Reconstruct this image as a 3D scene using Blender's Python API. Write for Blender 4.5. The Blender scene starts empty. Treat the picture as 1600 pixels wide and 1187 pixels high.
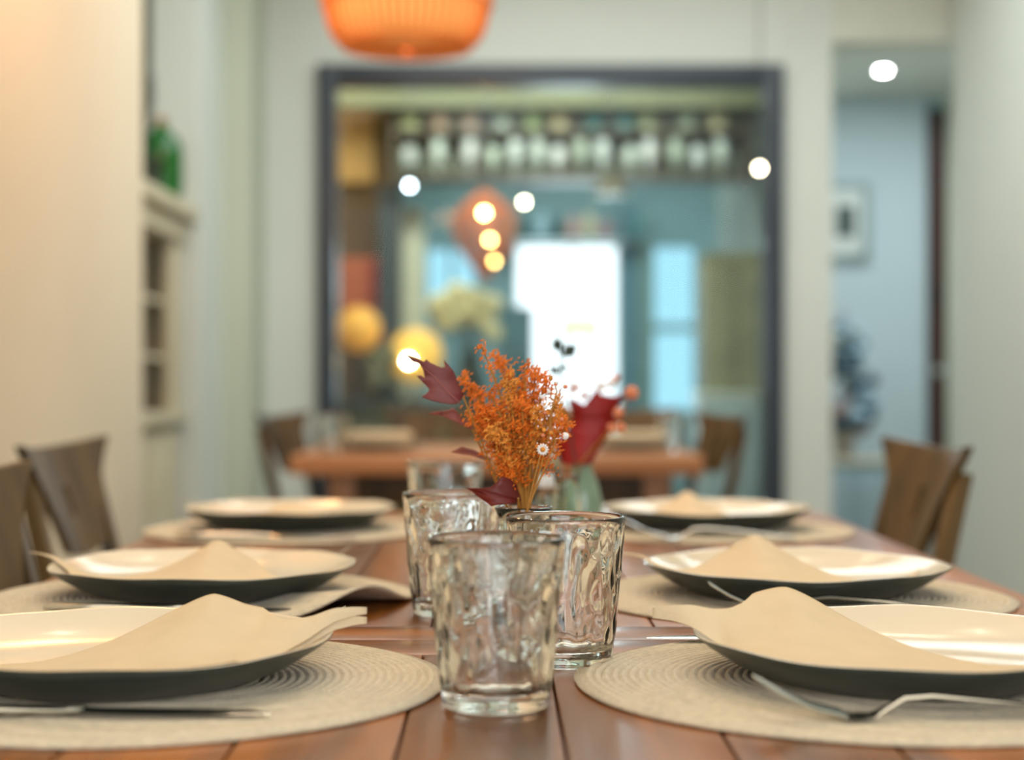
import bpy, bmesh, math, random
from mathutils import Vector, Matrix, noise
from mathutils.geometry import tessellate_polygon
random.seed(7)
PI = math.pi
SC = bpy.context.scene
COL = SC.collection

# ------------------------------------------------------------------ camera
FP, VX, VY = 2600.0, 780.0, 596.0          # focal length in pixels, vanishing point (1600x1187)
TZ, HC = 0.75, 0.195                       # table height, camera above the table
CZ = TZ + HC
cam = bpy.data.cameras.new('camera'); camo = bpy.data.objects.new('camera', cam); COL.objects.link(camo)
camo.location = (0, 0, CZ); camo.rotation_euler = (PI/2, 0, 0)
cam.sensor_width = 36; cam.lens = FP/1600*36
cam.shift_x = (800-VX)/1600; cam.shift_y = (VY-593.5)/1600
cam.clip_start = 0.02; cam.clip_end = 100
cam.dof.use_dof = True; cam.dof.focus_distance = 1.18; cam.dof.aperture_fstop = 3.5
SC.camera = camo

# ------------------------------------------------------------------ world, lights, exposure
w = bpy.data.worlds.new('world'); SC.world = w; w.use_nodes = True
w.node_tree.nodes['Background'].inputs[0].default_value = (0.86, 0.94, 1.0, 1)
w.node_tree.nodes['Background'].inputs[1].default_value = 2.0
SC.view_settings.view_transform = 'Standard'; SC.view_settings.look = 'None'
SC.view_settings.gamma = 1; SC.view_settings.exposure = 0.14
SC.view_settings.use_curve_mapping = False

def area(name, loc, rot, sx, sy, power, col):
    l = bpy.data.lights.new(name, 'AREA'); l.shape = 'RECTANGLE'; l.size = sx; l.size_y = sy
    l.energy = power; l.color = col
    o = bpy.data.objects.new(name, l); COL.objects.link(o); o.location = loc; o.rotation_euler = rot
    return o
def point(name, loc, power, col, r=0.05):
    l = bpy.data.lights.new(name, 'POINT'); l.energy = power; l.color = col; l.shadow_soft_size = r
    o = bpy.data.objects.new(name, l); COL.objects.link(o); o.location = loc
    return o
WARM = (1.0, 0.70, 0.42); SOFT = (1.0, 0.86, 0.70); COOL = (0.80, 0.93, 1.0)
area('camera_side_fill', (0.5, -1.85, 1.65), (PI/2, 0, 0), 2.2, 1.5, 34, (0.95, 0.97, 1.0))  # unseen fill light added behind the camera, no window known there
area('ceiling_fill_table', (0.15, 2.0, 2.80), (0, 0, 0), 2.0, 3.6, 30, (1.0, 0.86, 0.68))  # soft unseen fill added under the ceiling above the table
area('ceiling_fill_rear', (0.4, 5.3, 2.82), (0, 0, 0), 2.2, 1.8, 52, (0.89, 0.97, 0.96))  # broad cool fill added to lift the rear of the dining room
point('left_lamp_light', (-0.66, 3.4, 2.3), 15, (1.0, 0.47, 0.17), 0.09)
area('corridor_glow', (2.3, 8.4, 2.62), (0, 0, 0), 0.9, 1.6, 34, (0.88, 0.96, 1.0))
area('bar_front_fill', (0.1, 7.5, 2.50), (math.radians(68), 0, 0), 1.9, 0.25, 30, (0.95, 1.0, 0.90))  # added fill that brightens the shelf fronts, not a lamp of the bar
point('bar_left_fill', (-0.9, 8.0, 2.45), 7, (1.0, 0.80, 0.52), 0.08)  # warm fill added to enliven the left of the bar room
area('bar_glow', (0.6, 10.4, 2.74), (0, 0, 0), 2.6, 2.4, 80, (0.84, 0.97, 1.0))
area('door_daylight', (0.5, 12.35, 1.1), (-PI/2, 0, 0), 0.8, 1.7, 30, (0.8, 0.93, 1.0))

# ------------------------------------------------------------------ helpers
def P(px, py, Y):
    s = FP/Y
    return Vector(((px-VX)/s, Y, CZ-(py-VY)/s))
def X(px, Y): return (px-VX)*Y/FP
def Z(py, Y): return CZ-(py-VY)*Y/FP

def lin(c):
    return tuple((v/255/12.92 if v/255 <= 0.04045 else ((v/255+0.055)/1.055)**2.4) for v in c)
MATS = {}
def mat(name, rgb, rough=0.6, metal=0.0, emit=None, es=0.0, trans=0.0, ior=1.45, spec=0.5, var=0.08, scale=8.0,
        stretch=(1, 1, 1), bump=0.0, bscale=60.0, sheen=0.0, coat=0.0, sub=0.0):
    m = bpy.data.materials.new(name); m.use_nodes = True; nt = m.node_tree; N = nt.nodes; L = nt.links
    b = N['Principled BSDF']
    c = lin(rgb)
    tc = N.new('ShaderNodeTexCoord'); mp = N.new('ShaderNodeMapping'); mp.inputs['Scale'].default_value = stretch
    L.new(tc.outputs['Object'], mp.inputs[0])
    if var > 0:
        nz = N.new('ShaderNodeTexNoise'); nz.inputs['Scale'].default_value = scale; nz.inputs['Detail'].default_value = 4
        L.new(mp.outputs[0], nz.inputs['Vector'])
        rp = N.new('ShaderNodeValToRGB')
        rp.color_ramp.elements[0].position = 0.3; rp.color_ramp.elements[1].position = 0.7
        rp.color_ramp.elements[0].color = tuple(v*(1-var) for v in c)+(1,)
        rp.color_ramp.elements[1].color = tuple(min(1, v*(1+var)) for v in c)+(1,)
        L.new(nz.outputs[0], rp.inputs[0]); L.new(rp.outputs[0], b.inputs['Base Color'])
    else:
        b.inputs['Base Color'].default_value = c+(1,)
    b.inputs['Roughness'].default_value = rough; b.inputs['Metallic'].default_value = metal
    b.inputs['IOR'].default_value = ior; b.inputs['Transmission Weight'].default_value = trans
    b.inputs['Specular IOR Level'].default_value = spec
    b.inputs['Sheen Weight'].default_value = sheen; b.inputs['Coat Weight'].default_value = coat
    b.inputs['Subsurface Weight'].default_value = sub
    if emit:
        b.inputs['Emission Color'].default_value = lin(emit)+(1,); b.inputs['Emission Strength'].default_value = es
    if bump > 0:
        nb = N.new('ShaderNodeTexNoise'); nb.inputs['Scale'].default_value = bscale; nb.inputs['Detail'].default_value = 3
        bp = N.new('ShaderNodeBump'); bp.inputs['Strength'].default_value = bump; bp.inputs['Distance'].default_value = 0.002
        L.new(mp.outputs[0], nb.inputs['Vector']); L.new(nb.outputs[0], bp.inputs['Height']); L.new(bp.outputs[0], b.inputs['Normal'])
    MATS[name] = m
    return m

def wood(name, dark, light, rough=0.3, axis='Y', scale=1.0, coat=0.0, mid=None):
    m = bpy.data.materials.new(name); m.use_nodes = True; nt = m.node_tree; N = nt.nodes; L = nt.links
    b = N['Principled BSDF']
    tc = N.new('ShaderNodeTexCoord'); oi = N.new('ShaderNodeObjectInfo')
    add = N.new('ShaderNodeVectorMath'); add.operation = 'ADD'
    sc = N.new('ShaderNodeVectorMath'); sc.operation = 'SCALE'; sc.inputs['Scale'].default_value = 7.0
    cb = N.new('ShaderNodeCombineXYZ')
    for i in range(3): L.new(oi.outputs['Random'], cb.inputs[i])
    L.new(cb.outputs[0], sc.inputs[0]); L.new(tc.outputs['Object'], add.inputs[0]); L.new(sc.outputs[0], add.inputs[1])
    mp = N.new('ShaderNodeMapping')
    st = {'X': (1.2, 22, 22), 'Y': (22, 1.2, 22), 'Z': (22, 22, 1.2)}[axis]
    mp.inputs['Scale'].default_value = tuple(v*scale for v in st)
    L.new(add.outputs[0], mp.inputs[0])
    nz = N.new('ShaderNodeTexNoise'); nz.inputs['Scale'].default_value = 1.0; nz.inputs['Detail'].default_value = 6
    nz.inputs['Distortion'].default_value = 0.6
    L.new(mp.outputs[0], nz.inputs['Vector'])
    rp = N.new('ShaderNodeValToRGB')
    rp.color_ramp.elements[0].position = 0.28; rp.color_ramp.elements[1].position = 0.72
    rp.color_ramp.elements[0].color = lin(dark)+(1,); rp.color_ramp.elements[1].color = lin(light)+(1,)
    L.new(nz.outputs[0], rp.inputs[0])
    hs = N.new('ShaderNodeHueSaturation')
    mr = N.new('ShaderNodeMapRange'); mr.inputs['To Min'].default_value = 0.75; mr.inputs['To Max'].default_value = 1.25
    L.new(oi.outputs['Random'], mr.inputs[0]); L.new(mr.outputs[0], hs.inputs['Value'])
    L.new(rp.outputs[0], hs.inputs['Color']); L.new(hs.outputs[0], b.inputs['Base Color'])
    b.inputs['Roughness'].default_value = rough; b.inputs['Coat Weight'].default_value = coat
    b.inputs['Coat Roughness'].default_value = 0.12; b.inputs['Specular IOR Level'].default_value = 0.3
    bp = N.new('ShaderNodeBump'); bp.inputs['Strength'].default_value = 0.25; bp.inputs['Distance'].default_value = 0.001
    L.new(nz.outputs[0], bp.inputs['Height']); L.new(bp.outputs[0], b.inputs['Normal'])
    return m

def link(name, me, m, parent=None):
    o = bpy.data.objects.new(name, me); COL.objects.link(o)
    if m: me.materials.append(m)
    if parent: o.parent = parent
    return o
def obj(name, bm, m, parent=None, smooth=True, ang=40):
    me = bpy.data.meshes.new(name)
    bmesh.ops.recalc_face_normals(bm, faces=bm.faces)
    bm.to_mesh(me); bm.free()
    if smooth:
        me.polygons.foreach_set('use_smooth', [True]*len(me.polygons))
        try: me.set_sharp_from_angle(angle=math.radians(ang))
        except Exception: pass
    return link(name, me, m, parent)
def tag(o, label, cat, group=None, kind=None):
    if label: o['label'] = label
    if cat: o['category'] = cat
    if group: o['group'] = group
    if kind: o['kind'] = kind
    return o
def empty(name, label, cat, loc=(0, 0, 0), rz=0, group=None):
    o = bpy.data.objects.new(name, None); COL.objects.link(o); o.location = loc; o.rotation_euler = (0, 0, rz)
    o.empty_display_size = 0.05
    return tag(o, label, cat, group)
def dup(root, loc, rz, label, group=None):
    r = root.copy(); COL.objects.link(r); r.location = loc; r.rotation_euler = (0, 0, rz); r['label'] = label
    if group: r['group'] = group
    for ch in list(root.children):
        c = ch.copy(); COL.objects.link(c); c.parent = r
        for g in list(ch.children):
            d = g.copy(); COL.objects.link(d); d.parent = c
    return r
def bx(bm, c, s, rot=None, bev=0.0):
    r = bmesh.ops.create_cube(bm, size=1.0)
    vs = r['verts']
    M = Matrix.Translation(Vector(c)) @ (rot.to_4x4() if rot else Matrix.Identity(4)) @ Matrix.Diagonal((s[0], s[1], s[2], 1))
    bmesh.ops.transform(bm, matrix=M, verts=vs)
    if bev > 0:
        es = set(e for v in vs for e in v.link_edges)
        bmesh.ops.bevel(bm, geom=list(es), offset=bev, segments=2, profile=0.7, affect='EDGES')
def box(name, x0, x1, y0, y1, z0, z1, m, parent=None, bev=0.0, kind=None):
    bm = bmesh.new(); c = ((x0+x1)/2, (y0+y1)/2, (z0+z1)/2)
    bx(bm, (0, 0, 0), (x1-x0, y1-y0, z1-z0), None, bev)
    o = obj(name, bm, m, parent, bev > 0); o.location = c
    if kind: o['kind'] = kind
    return o
def lathe(bm, prof, seg=48, c=(0, 0, 0), cap0=False, cap1=False, fn=None):
    rings = []
    for k, (r, z) in enumerate(prof):
        ring = []
        for i in range(seg):
            a = 2*PI*i/seg
            rr, zz = (r, z) if fn is None else fn(k, a, r, z)
            ring.append(bm.verts.new((c[0]+rr*math.cos(a), c[1]+rr*math.sin(a), c[2]+zz)))
        rings.append(ring)
    for a, b in zip(rings, rings[1:]):
        for i in range(seg):
            j = (i+1) % seg
            bm.faces.new((a[i], a[j], b[j], b[i]))
    if cap0: bm.faces.new(list(reversed(rings[0])))
    if cap1: bm.faces.new(rings[-1])
def tube(bm, pts, rad, seg=6, caps=True):
    pts = [Vector(p) for p in pts]; n = len(pts)
    rads = rad if isinstance(rad, (list, tuple)) else [rad]*n
    rings = []; up = None
    for i, p in enumerate(pts):
        t = (pts[min(i+1, n-1)]-pts[max(i-1, 0)]).normalized()
        if up is None:
            up = Vector((0, 0, 1)) if abs(t.z) < 0.9 else Vector((1, 0, 0))
        u = t.cross(up).normalized(); v = u.cross(t).normalized(); up = v
        rings.append([bm.verts.new(p+(u*math.cos(2*PI*k/seg)+v*math.sin(2*PI*k/seg))*rads[i]) for k in range(seg)])
    for a, b in zip(rings, rings[1:]):
        for i in range(seg):
            j = (i+1) % seg; bm.faces.new((a[i], a[j], b[j], b[i]))
    if caps:
        bm.faces.new(list(reversed(rings[0]))); bm.faces.new(rings[-1])
def bez(a, b, c, n=8):
    a, b, c = Vector(a), Vector(b), Vector(c)
    return [a*(1-t)**2+b*2*t*(1-t)+c*t*t for t in [i/n for i in range(n+1)]]
def ball(bm, c, r, sub=2, sc=(1, 1, 1), jit=0.0):
    res = bmesh.ops.create_icosphere(bm, subdivisions=sub, radius=1.0)
    for v in res['verts']:
        k = 1+jit*noise.noise(v.co*2.3+Vector(c)*31)
        v.co = Vector(c)+Vector((v.co.x*sc[0], v.co.y*sc[1], v.co.z*sc[2]))*r*k

# ------------------------------------------------------------------ materials
M_wall = mat('wall_paint', (208, 213, 207), 0.75, var=0.03, scale=1.5)
M_wallw = mat('wall_paint_left', (222, 208, 184), 0.75, var=0.03, scale=1.5)
M_wallg = mat('wall_paint_green_grey', (188, 194, 176), 0.75, var=0.03, scale=1.5)
M_blue = mat('wall_paint_blue_grey', (184, 200, 204), 0.75, var=0.03, scale=1.5)
M_ceil = mat('ceiling_paint', (205, 208, 196), 0.8, var=0.02)
M_floor = mat('floor_tile', (120, 112, 98), 0.35, var=0.12, scale=3)
M_frame = mat('dark_slate_frame', (44, 52, 62), 0.35, var=0.1)
M_table = wood('table_wood', (70, 37, 6), (184, 106, 20), 0.28, 'Y', 1.0, 0.12)
M_tablex = wood('table_wood_cross', (80, 42, 7), (190, 112, 22), 0.28, 'X', 1.0, 0.12)
M_table2 = wood('rear_table_wood', (132, 84, 50), (184, 132, 92), 0.4, 'X')
M_chair = wood('chair_wood', (62, 46, 22), (108, 82, 40), 0.5, 'Z', 0.7)
M_chair2 = wood('rear_chair_wood', (56, 40, 18), (92, 64, 28), 0.45, 'Z', 0.7)
M_grey = mat('chair_edge_strip', (92, 98, 104), 0.4, 0.5, var=0.05)
M_mat = mat('braided_cotton', (222, 206, 178), 0.9, var=0.10, scale=160, bump=0.8, bscale=500, sheen=0.2)
M_pin = mat('plate_glaze_cream', (222, 208, 184), 0.16, var=0.02, scale=12, coat=0.0, spec=0.4)
M_pout = mat('plate_glaze_dark', (52, 60, 56), 0.30, var=0.12, scale=30)
M_nap = mat('napkin_paper', (224, 202, 168), 0.85, var=0.03, scale=40, bump=0.35, bscale=900)
M_steel = mat('brushed_steel', (205, 205, 200), 0.18, 1.0, var=0.03, scale=30)
M_glass = mat('clear_glass', (253, 255, 253), 0.0, trans=1.0, ior=1.48, var=0.0)
M_glassg = mat('green_glass_base', (196, 226, 212), 0.02, trans=1.0, ior=1.48, var=0.0)
M_vglass = mat('vase_glass', (244, 252, 246), 0.01, trans=1.0, ior=1.45, var=0.0)
M_white = mat('white_plastic', (235, 238, 240), 0.4, var=0.02)
M_salt = mat('salt_grains', (228, 224, 214), 0.9, var=0.06, scale=300)
M_pep = mat('ground_pepper', (130, 112, 92), 0.9, var=0.3, scale=300)
M_celadon = mat('celadon_glaze', (128, 158, 132), 0.18, var=0.15, scale=25, coat=0.4)
M_or = mat('orange_floret', (232, 116, 28), 0.7, var=0.3, scale=90, sub=0.1)
M_or2 = mat('amber_floret', (226, 148, 58), 0.7, var=0.3, scale=90)
M_stem = mat('dry_stem', (172, 120, 50), 0.7, var=0.2, scale=60)
M_gstem = mat('green_stem', (92, 96, 44), 0.7, var=0.2, scale=60)
M_leaf1 = mat('mauve_leaf', (122, 62, 62), 0.55, var=0.25, scale=45, bump=0.3, bscale=90)
M_leaf2 = mat('dusty_pink_leaf', (150, 84, 76), 0.6, var=0.25, scale=60)
M_leaf3 = mat('dark_red_leaf', (104, 26, 18), 0.5, var=0.25, scale=45)
M_leafr = mat('crimson_leaf', (146, 12, 8), 0.5, var=0.25, scale=30)
M_petal = mat('white_petal', (238, 232, 230), 0.6, var=0.05)
M_pink = mat('pale_pink_petal', (228, 196, 192), 0.6, var=0.15, scale=60)
M_peach = mat('peach_bud', (226, 140, 104), 0.6, var=0.15, scale=60)
M_cabw = mat('cabinet_cream_paint', (200, 190, 164), 0.6, var=0.05)
M_green = mat('green_glass_bottle', (10, 92, 22), 0.15, var=0.15, coat=0.2)
M_dgreen = mat('dark_green', (38, 50, 34), 0.6, var=0.2)

# ------------------------------------------------------------------ room shell
CH = 2.9
box('floor', -3.2, 4.2, -2.2, 14.5, -0.10, 0.0, M_floor, kind='structure')
box('ceiling', -1.6, 2.2, -2.2, 7.15, CH, CH+0.1, M_ceil, kind='structure')
box('wall_left', -1.45, -1.05, -2.2, 4.90, 0, CH, M_wallw, kind='structure')
box('wall_left_rear', -1.75, -1.10, 6.12, 7.15, 0, CH, M_wall, kind='structure')
box('wall_left_recess', -1.75, -1.62, 4.90, 6.12, 0, CH, M_wall, kind='structure')
box('trim_1', -1.10, -0.984, 6.60, 7.0, 0, CH, M_wallg, kind='structure')
box('wall_right', 1.90, 2.20, -2.2, 6.95, 0, CH, M_wall, kind='structure')
# rear wall with its glazed opening
FX0, FX1, FZ = X(497, 7), X(1222, 7), Z(103, 7)
box('wall_rear_left', -1.10, FX0, 7.0, 7.15, 0, CH, M_wall, kind='structure')
box('wall_rear_right', FX1, X(1300, 7), 7.0, 7.15, 0, CH, M_wall, kind='structure')
box('wall_rear_top', FX0, FX1, 7.0, 7.15, FZ, CH, M_wall, kind='structure')
box('trim_2', X(1300, 7), 2.2, 7.0, 7.15, Z(66, 7), CH, M_ceil, kind='structure')
# unseen wall behind the camera, its opening added to let light in
box('wall_front_unseen_left', -1.45, -0.6, -2.2, -2.05, 0, CH, M_wall, kind='structure')
box('wall_front_unseen_right', 1.6, 2.2, -2.2, -2.05, 0, CH, M_wall, kind='structure')
box('wall_front_unseen_low', -0.6, 1.6, -2.2, -2.05, 0, 0.9, M_wall, kind='structure')
box('wall_front_unseen_top', -0.6, 1.6, -2.2, -2.05, 2.4, CH, M_wall, kind='structure')
box('baseboard_right', 1.88, 1.90, -2.0, 6.95, 0, 0.12, M_cabw, kind='structure')
# glazed opening: frame and panes
m_pane = bpy.data.materials.new('thin_pane'); m_pane.use_nodes = True
nt = m_pane.node_tree; nt.nodes.remove(nt.nodes['Principled BSDF'])
tr = nt.nodes.new('ShaderNodeBsdfTransparent'); tr.inputs[0].default_value = (0.93, 0.97, 0.96, 1)
gl = nt.nodes.new('ShaderNodeBsdfGlossy'); gl.inputs['Roughness'].default_value = 0.02
fr = nt.nodes.new('ShaderNodeFresnel'); fr.inputs[0].default_value = 1.16
mx = nt.nodes.new('ShaderNodeMixShader')
nt.links.new(fr.outputs[0], mx.inputs[0]); nt.links.new(tr.outputs[0], mx.inputs[1]); nt.links.new(gl.outputs[0], mx.inputs[2])
nt.links.new(mx.outputs[0], nt.nodes['Material Output'].inputs[0])
win = bpy.data.objects.new('window_1', None); COL.objects.link(win); win['kind'] = 'structure'
win.location = ((FX0+FX1)/2, 7.0, 0)
wx = (FX0+FX1)/2
def wbox(name, x0, x1, y0, y1, z0, z1, m):
    o = box(name, x0-wx, x1-wx, y0-7, y1-7, z0, z1, m, win, 0.004); return o
fw = 0.078
wbox('window_frame', FX0, FX0+fw, 6.95, 7.10, 0.0, FZ, M_frame)
wbox('window_frame', FX1-fw, FX1, 6.95, 7.10, 0.0, FZ, M_frame)
wbox('window_frame', FX0+fw, FX1-fw, 6.95, 7.10, FZ-0.085, FZ, M_frame)
wbox('window_frame', FX0+fw, FX1-fw, 6.95, 7.10, 0.0, 0.10, M_frame)
wbox('pane', FX0+fw, FX1-fw, 7.02, 7.028, 0.10, FZ-0.085, m_pane)

# corridor on the right
box('ceiling_corridor', 1.3, 4.2, 7.15, 10.1, 2.66, 2.76, M_ceil, kind='structure')
box('wall_corridor_rear', X(1296, 10), X(1448, 10), 10.0, 10.1, 0, 2.66, M_blue, kind='structure')
box('wall_corridor_side', X(1478, 10), 4.2, 10.0, 10.1, 0, 2.66, M_wallg, kind='structure')
box('wall_corridor_right', 3.6, 3.7, 6.9, 10.0, 0, 2.66, M_wall, kind='structure')
box('wall_corridor_front', 2.2, 3.7, 6.9, 7.0, 0, 2.76, M_wall, kind='structure')
box('wall_corridor_left', X(1300, 7)-0.05, X(1300, 7)+0.03, 7.15, 10.0, 0, 2.80, M_wall, kind='structure')
box('wall_bar_right', X(1300, 7)-0.09, X(1300, 7)-0.05, 7.15, 10.0, 0, 2.80, mat('dark_teal_wall', (86, 104, 94), 0.7, var=0.15), kind='structure')
M_dark = mat('dark_brown_door', (52, 30, 22), 0.4, var=0.2)
d = box('door_1', X(1448, 10), X(1478, 10), 9.98, 10.06, 0, 2.58, M_dark, kind='structure')
for k in range(2):
    o = box('door_panel', -0.035, 0.035, -0.05, -0.038, -0.9+k*1.15, 0.1+k*1.05, mat('door_panel_red_brown', (66, 36, 26), 0.4), d)
bm = bmesh.new(); bx(bm, (0.0, -0.06, -0.28), (0.06, 0.03, 0.05), None, 0.005); obj('door_lock', bm, M_steel, d)

# bar room behind the glazed opening
M_brn = mat('brown_plaster', (112, 88, 58), 0.8, var=0.12)
M_far = mat('far_room_blue_grey', (126, 158, 160), 0.7, var=0.08, scale=2)
box('ceiling_bar', -1.9, 1.35, 7.15, 12.6, 2.80, 2.90, M_ceil, kind='structure')
box('wall_bar_left', -1.35, -1.15, 7.15, 12.6, 0, 2.8, M_brn, kind='structure')
YD = 12.5
dx0, dx1, dz = X(808, YD), X(964, YD), Z(384, YD)
wx0, wx1, wz0, wz1 = X(1022, YD), X(1086, YD), Z(640, YD), Z(385, YD)
vx0, vx1, vz0, vz1 = X(668, YD), X(742, YD), Z(470, YD), Z(388, YD)
box('wall_bar_rear_left', -1.35, vx0, YD, YD+0.1, 0, 2.8, M_far, kind='structure')
box('wall_bar_rear_pier', vx1, dx0, YD, YD+0.1, 0, 2.8, M_far, kind='structure')
box('wall_bar_rear_low', vx0, vx1, YD, YD+0.1, 0, vz0, M_far, kind='structure')
box('wall_bar_rear_high', vx0, vx1, YD, YD+0.1, vz1, 2.8, M_far, kind='structure')
box('wall_bar_rear_mid', dx1, wx0, YD, YD+0.1, 0, 2.8, M_far, kind='structure')
box('wall_bar_rear_right', wx1, 2.9, YD, YD+0.1, 0, 2.8, M_far, kind='structure')
box('wall_bar_rear_top', dx0, dx1, YD, YD+0.1, dz, 2.8, M_far, kind='structure')
box('wall_bar_rear_over', wx0, wx1, YD, YD+0.1, wz1, 2.8, M_far, kind='structure')
box('wall_bar_rear_sill', wx0, wx1, YD, YD+0.1, 0, wz0, M_far, kind='structure')
box('wall_bar_right_rear', 2.8, 2.9, 10.1, YD, 0, 2.8, M_far, kind='structure')
box('ceiling_bar_right', 1.35, 2.9, 10.1, 12.6, 2.80, 2.90, M_ceil, kind='structure')
m_blue = bpy.data.materials.new('blue_pane'); m_blue.use_nodes = True
nt = m_blue.node_tree; nt.nodes.remove(nt.nodes['Principled BSDF'])
tr = nt.nodes.new('ShaderNodeBsdfTransparent'); tr.inputs[0].default_value = (0.50, 0.66, 0.71, 1)
nt.links.new(tr.outputs[0], nt.nodes['Material Output'].inputs[0])
w2 = bpy.data.objects.new('window_2', None); COL.objects.link(w2); w2['kind'] = 'structure'; w2.location = ((wx0+wx1)/2, YD, 0)
def w2box(name, x0, x1, z0, z1, m, y0=0.0, y1=0.06):
    return box(name, x0-(wx0+wx1)/2, x1-(wx0+wx1)/2, y0, y1, z0, z1, m, w2)
w2box('pane', wx0, wx1, wz0, wz1, m_blue, 0.03, 0.04)
w2box('glazing_bar', wx0, wx1, Z(512, YD)-0.03, Z(512, YD)+0.03, M_far)
w3 = bpy.data.objects.new('window_3', None); COL.objects.link(w3); w3['kind'] = 'structure'; w3.location = ((vx0+vx1)/2, YD, 0)
o = box('pane', (vx0-vx1)/2, (vx1-vx0)/2, 0.03, 0.04, vz0, vz1, m_blue, w3)
o = box('glazing_bar', -0.015, 0.015, 0.0, 0.06, vz0, vz1, M_far, w3)
# outside the doorway
box('ground_outside', -3.0, 4.0, 14.5, 24, -0.10, 0.0, mat('pavement', (200, 200, 196), 0.8), kind='structure')
o = box('signboard', X(875, 15), X(938, 15), 15, 15.04, Z(522, 15), Z(500, 15), mat('yellow_board', (240, 222, 140), 0.7), None, 0.01)
for k in (-1, 1):
    bm = bmesh.new(); hz = Z(511, 15); bx(bm, (k*0.14, 0.04, -hz/2), (0.03, 0.03, hz), None, 0.004); obj('post', bm, M_steel, o)
tag(o, 'pale yellow board standing outside in the bright doorway', 'sign')

# ------------------------------------------------------------------ dining tables (two pushed end to end)
TT = 0.032
def dining_table(y0, y1, label, open0=False):
    cx = 0.0175
    t = empty('dining_table', label, 'table', (cx, (y0+y1)/2, 0), 0)
    cy = (y0+y1)/2
    edges = [-0.445, -0.408, -0.3195, -0.231, -0.1425, -0.054, 0.035, 0.1235, 0.212, 0.3005, 0.389, 0.482]
    edges = [-0.445, -0.3195, -0.231, -0.1425, -0.054, 0.035, 0.1235, 0.212, 0.3005, 0.389, 0.482]
    eb = 0.066
    for a, b in zip(edges, edges[1:]):
        bm = bmesh.new(); bx(bm, (0, 0, 0), (b-a-0.0016, y1-y0-2*eb-0.0016, TT), None, 0.0022)
        o = obj('plank', bm, M_table, t); o.location = ((a+b)/2-cx, 0, TZ-TT/2)
    for sgn in (-1, 1):
        bm = bmesh.new(); bx(bm, (0, 0, 0), (edges[-1]-edges[0], eb, TT), None, 0.004)
        o = obj('end_board', bm, M_tablex, t); o.location = ((edges[0]+edges[-1])/2-cx, sgn*(y1-y0-eb)/2, TZ-TT/2)
    hw, hl = (edges[-1]-edges[0])/2-0.05, (y1-y0)/2-0.06
    for sx in (-1, 1):
        bm = bmesh.new(); bx(bm, (0, 0, 0), (0.025, 2*hl-0.06, 0.08), None, 0.003); o = obj('apron', bm, M_table, t); o.location = (sx*hw, 0, TZ-TT-0.04)
        bm = bmesh.new(); bx(bm, (0, 0, 0), (2*hw-0.06, 0.025, 0.08), None, 0.003); o = obj('apron', bm, M_tablex, t); o.location = (0, sx*hl, TZ-TT-0.04)
        for sy in (-1, 1):
            bm = bmesh.new()
            vs = []
            for z, h in ((0, 0.022), (TZ-TT-0.10, 0.032), (TZ-TT, 0.032)):
                vs.append([bm.verts.new((a*h, b*h, z)) for a, b in ((-1, -1), (1, -1), (1, 1), (-1, 1))])
            for p, q in zip(vs, vs[1:]):
                for i in range(4): bm.faces.new((p[i], p[(i+1) % 4], q[(i+1) % 4], q[i]))
            bm.faces.new(vs[0]); bm.faces.new(vs[-1])
            o = obj('leg', bm, M_table, t, False); o.location = (sx*hw, sy*hl, 0)
    return t
dining_table(0.30, 1.258, 'reddish brown plank table carrying the two nearest plates and front tumbler')
dining_table(1.261, 2.50, 'reddish brown plank table carrying the bouquets and the four further plates')

# ------------------------------------------------------------------ placemats
MR, MT = 0.19, 0.0042
def mat_mesh(wave):
    bm = bmesh.new(); seg = 144; pitch = 0.0056; n = int(MR/pitch)
    prof = [(0.0006, MT)]
    for i in range(n):
        r0 = i*pitch
        prof += [(r0+pitch*0.2, MT-0.0002), (r0+pitch*0.5, MT), (r0+pitch*0.8, MT-0.0002), (r0+pitch*0.98, MT-0.0026)]
    prof = [p for p in prof]
    prof[0] = (0.0004, MT)
    prof += [(MR+0.0012, MT*0.55), (MR+0.0004, 0.0004), (MR-0.003, 0.0), (0.0004, 0.0)]
    def fn(k, a, r, z):
        x, y = r*math.cos(a), r*math.sin(a)
        tw = 0.00018*math.sin(a*150+r*900) if z > 0.001 else 0
        rr = r*(1+0.006*math.sin(a*3+1)+0.003*math.sin(a*7)) if r > 0.1 else r
        zz = z+tw
        if wave:
            e = max(0, (r-0.10)/0.09)**1.6
            d = math.atan2(math.sin(a-wave[0]), math.cos(a-wave[0]))
            zz += wave[1]*e*math.exp(-(d/0.30)**2)
        return rr, zz
    lathe(bm, prof, seg, cap0=True, cap1=True, fn=fn)
    me = bpy.data.meshes.new('placemat'); bmesh.ops.recalc_face_normals(bm, faces=bm.faces); bm.to_mesh(me); bm.free()
    me.polygons.foreach_set('use_smooth', [True]*len(me.polygons)); me.materials.append(M_mat)
    return me
flat = mat_mesh(None); wavy = mat_mesh((-0.60, 0.022))
YN, YM, YF = 1.074, 1.499, 2.176
mats = [(-0.226, YN-0.004, flat, 'round braided beige placemat, nearest one on the left, under knife'),
        (0.241, YN, flat, 'round braided beige placemat, nearest one on the right, under fork'),
        (-0.268, YM, wavy, 'round braided beige placemat with a curled rim, middle of the left side'),
        (0.267, YM, flat, 'round braided beige placemat at the middle of the right side'),
        (-0.272, YF, flat, 'round braided beige placemat farthest along the left side'),
        (0.271, YF, flat, 'round braided beige placemat farthest along the right side')]
for x, y, me, lab in mats:
    o = link('placemat', me if not me.users else me, None)
    o.location = (x, y, TZ+0.0002); o.rotation_euler.z = 0.0 if me is wavy else random.uniform(0, 6)
    tag(o, lab, 'placemat', 'braided round placemats')

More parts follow.
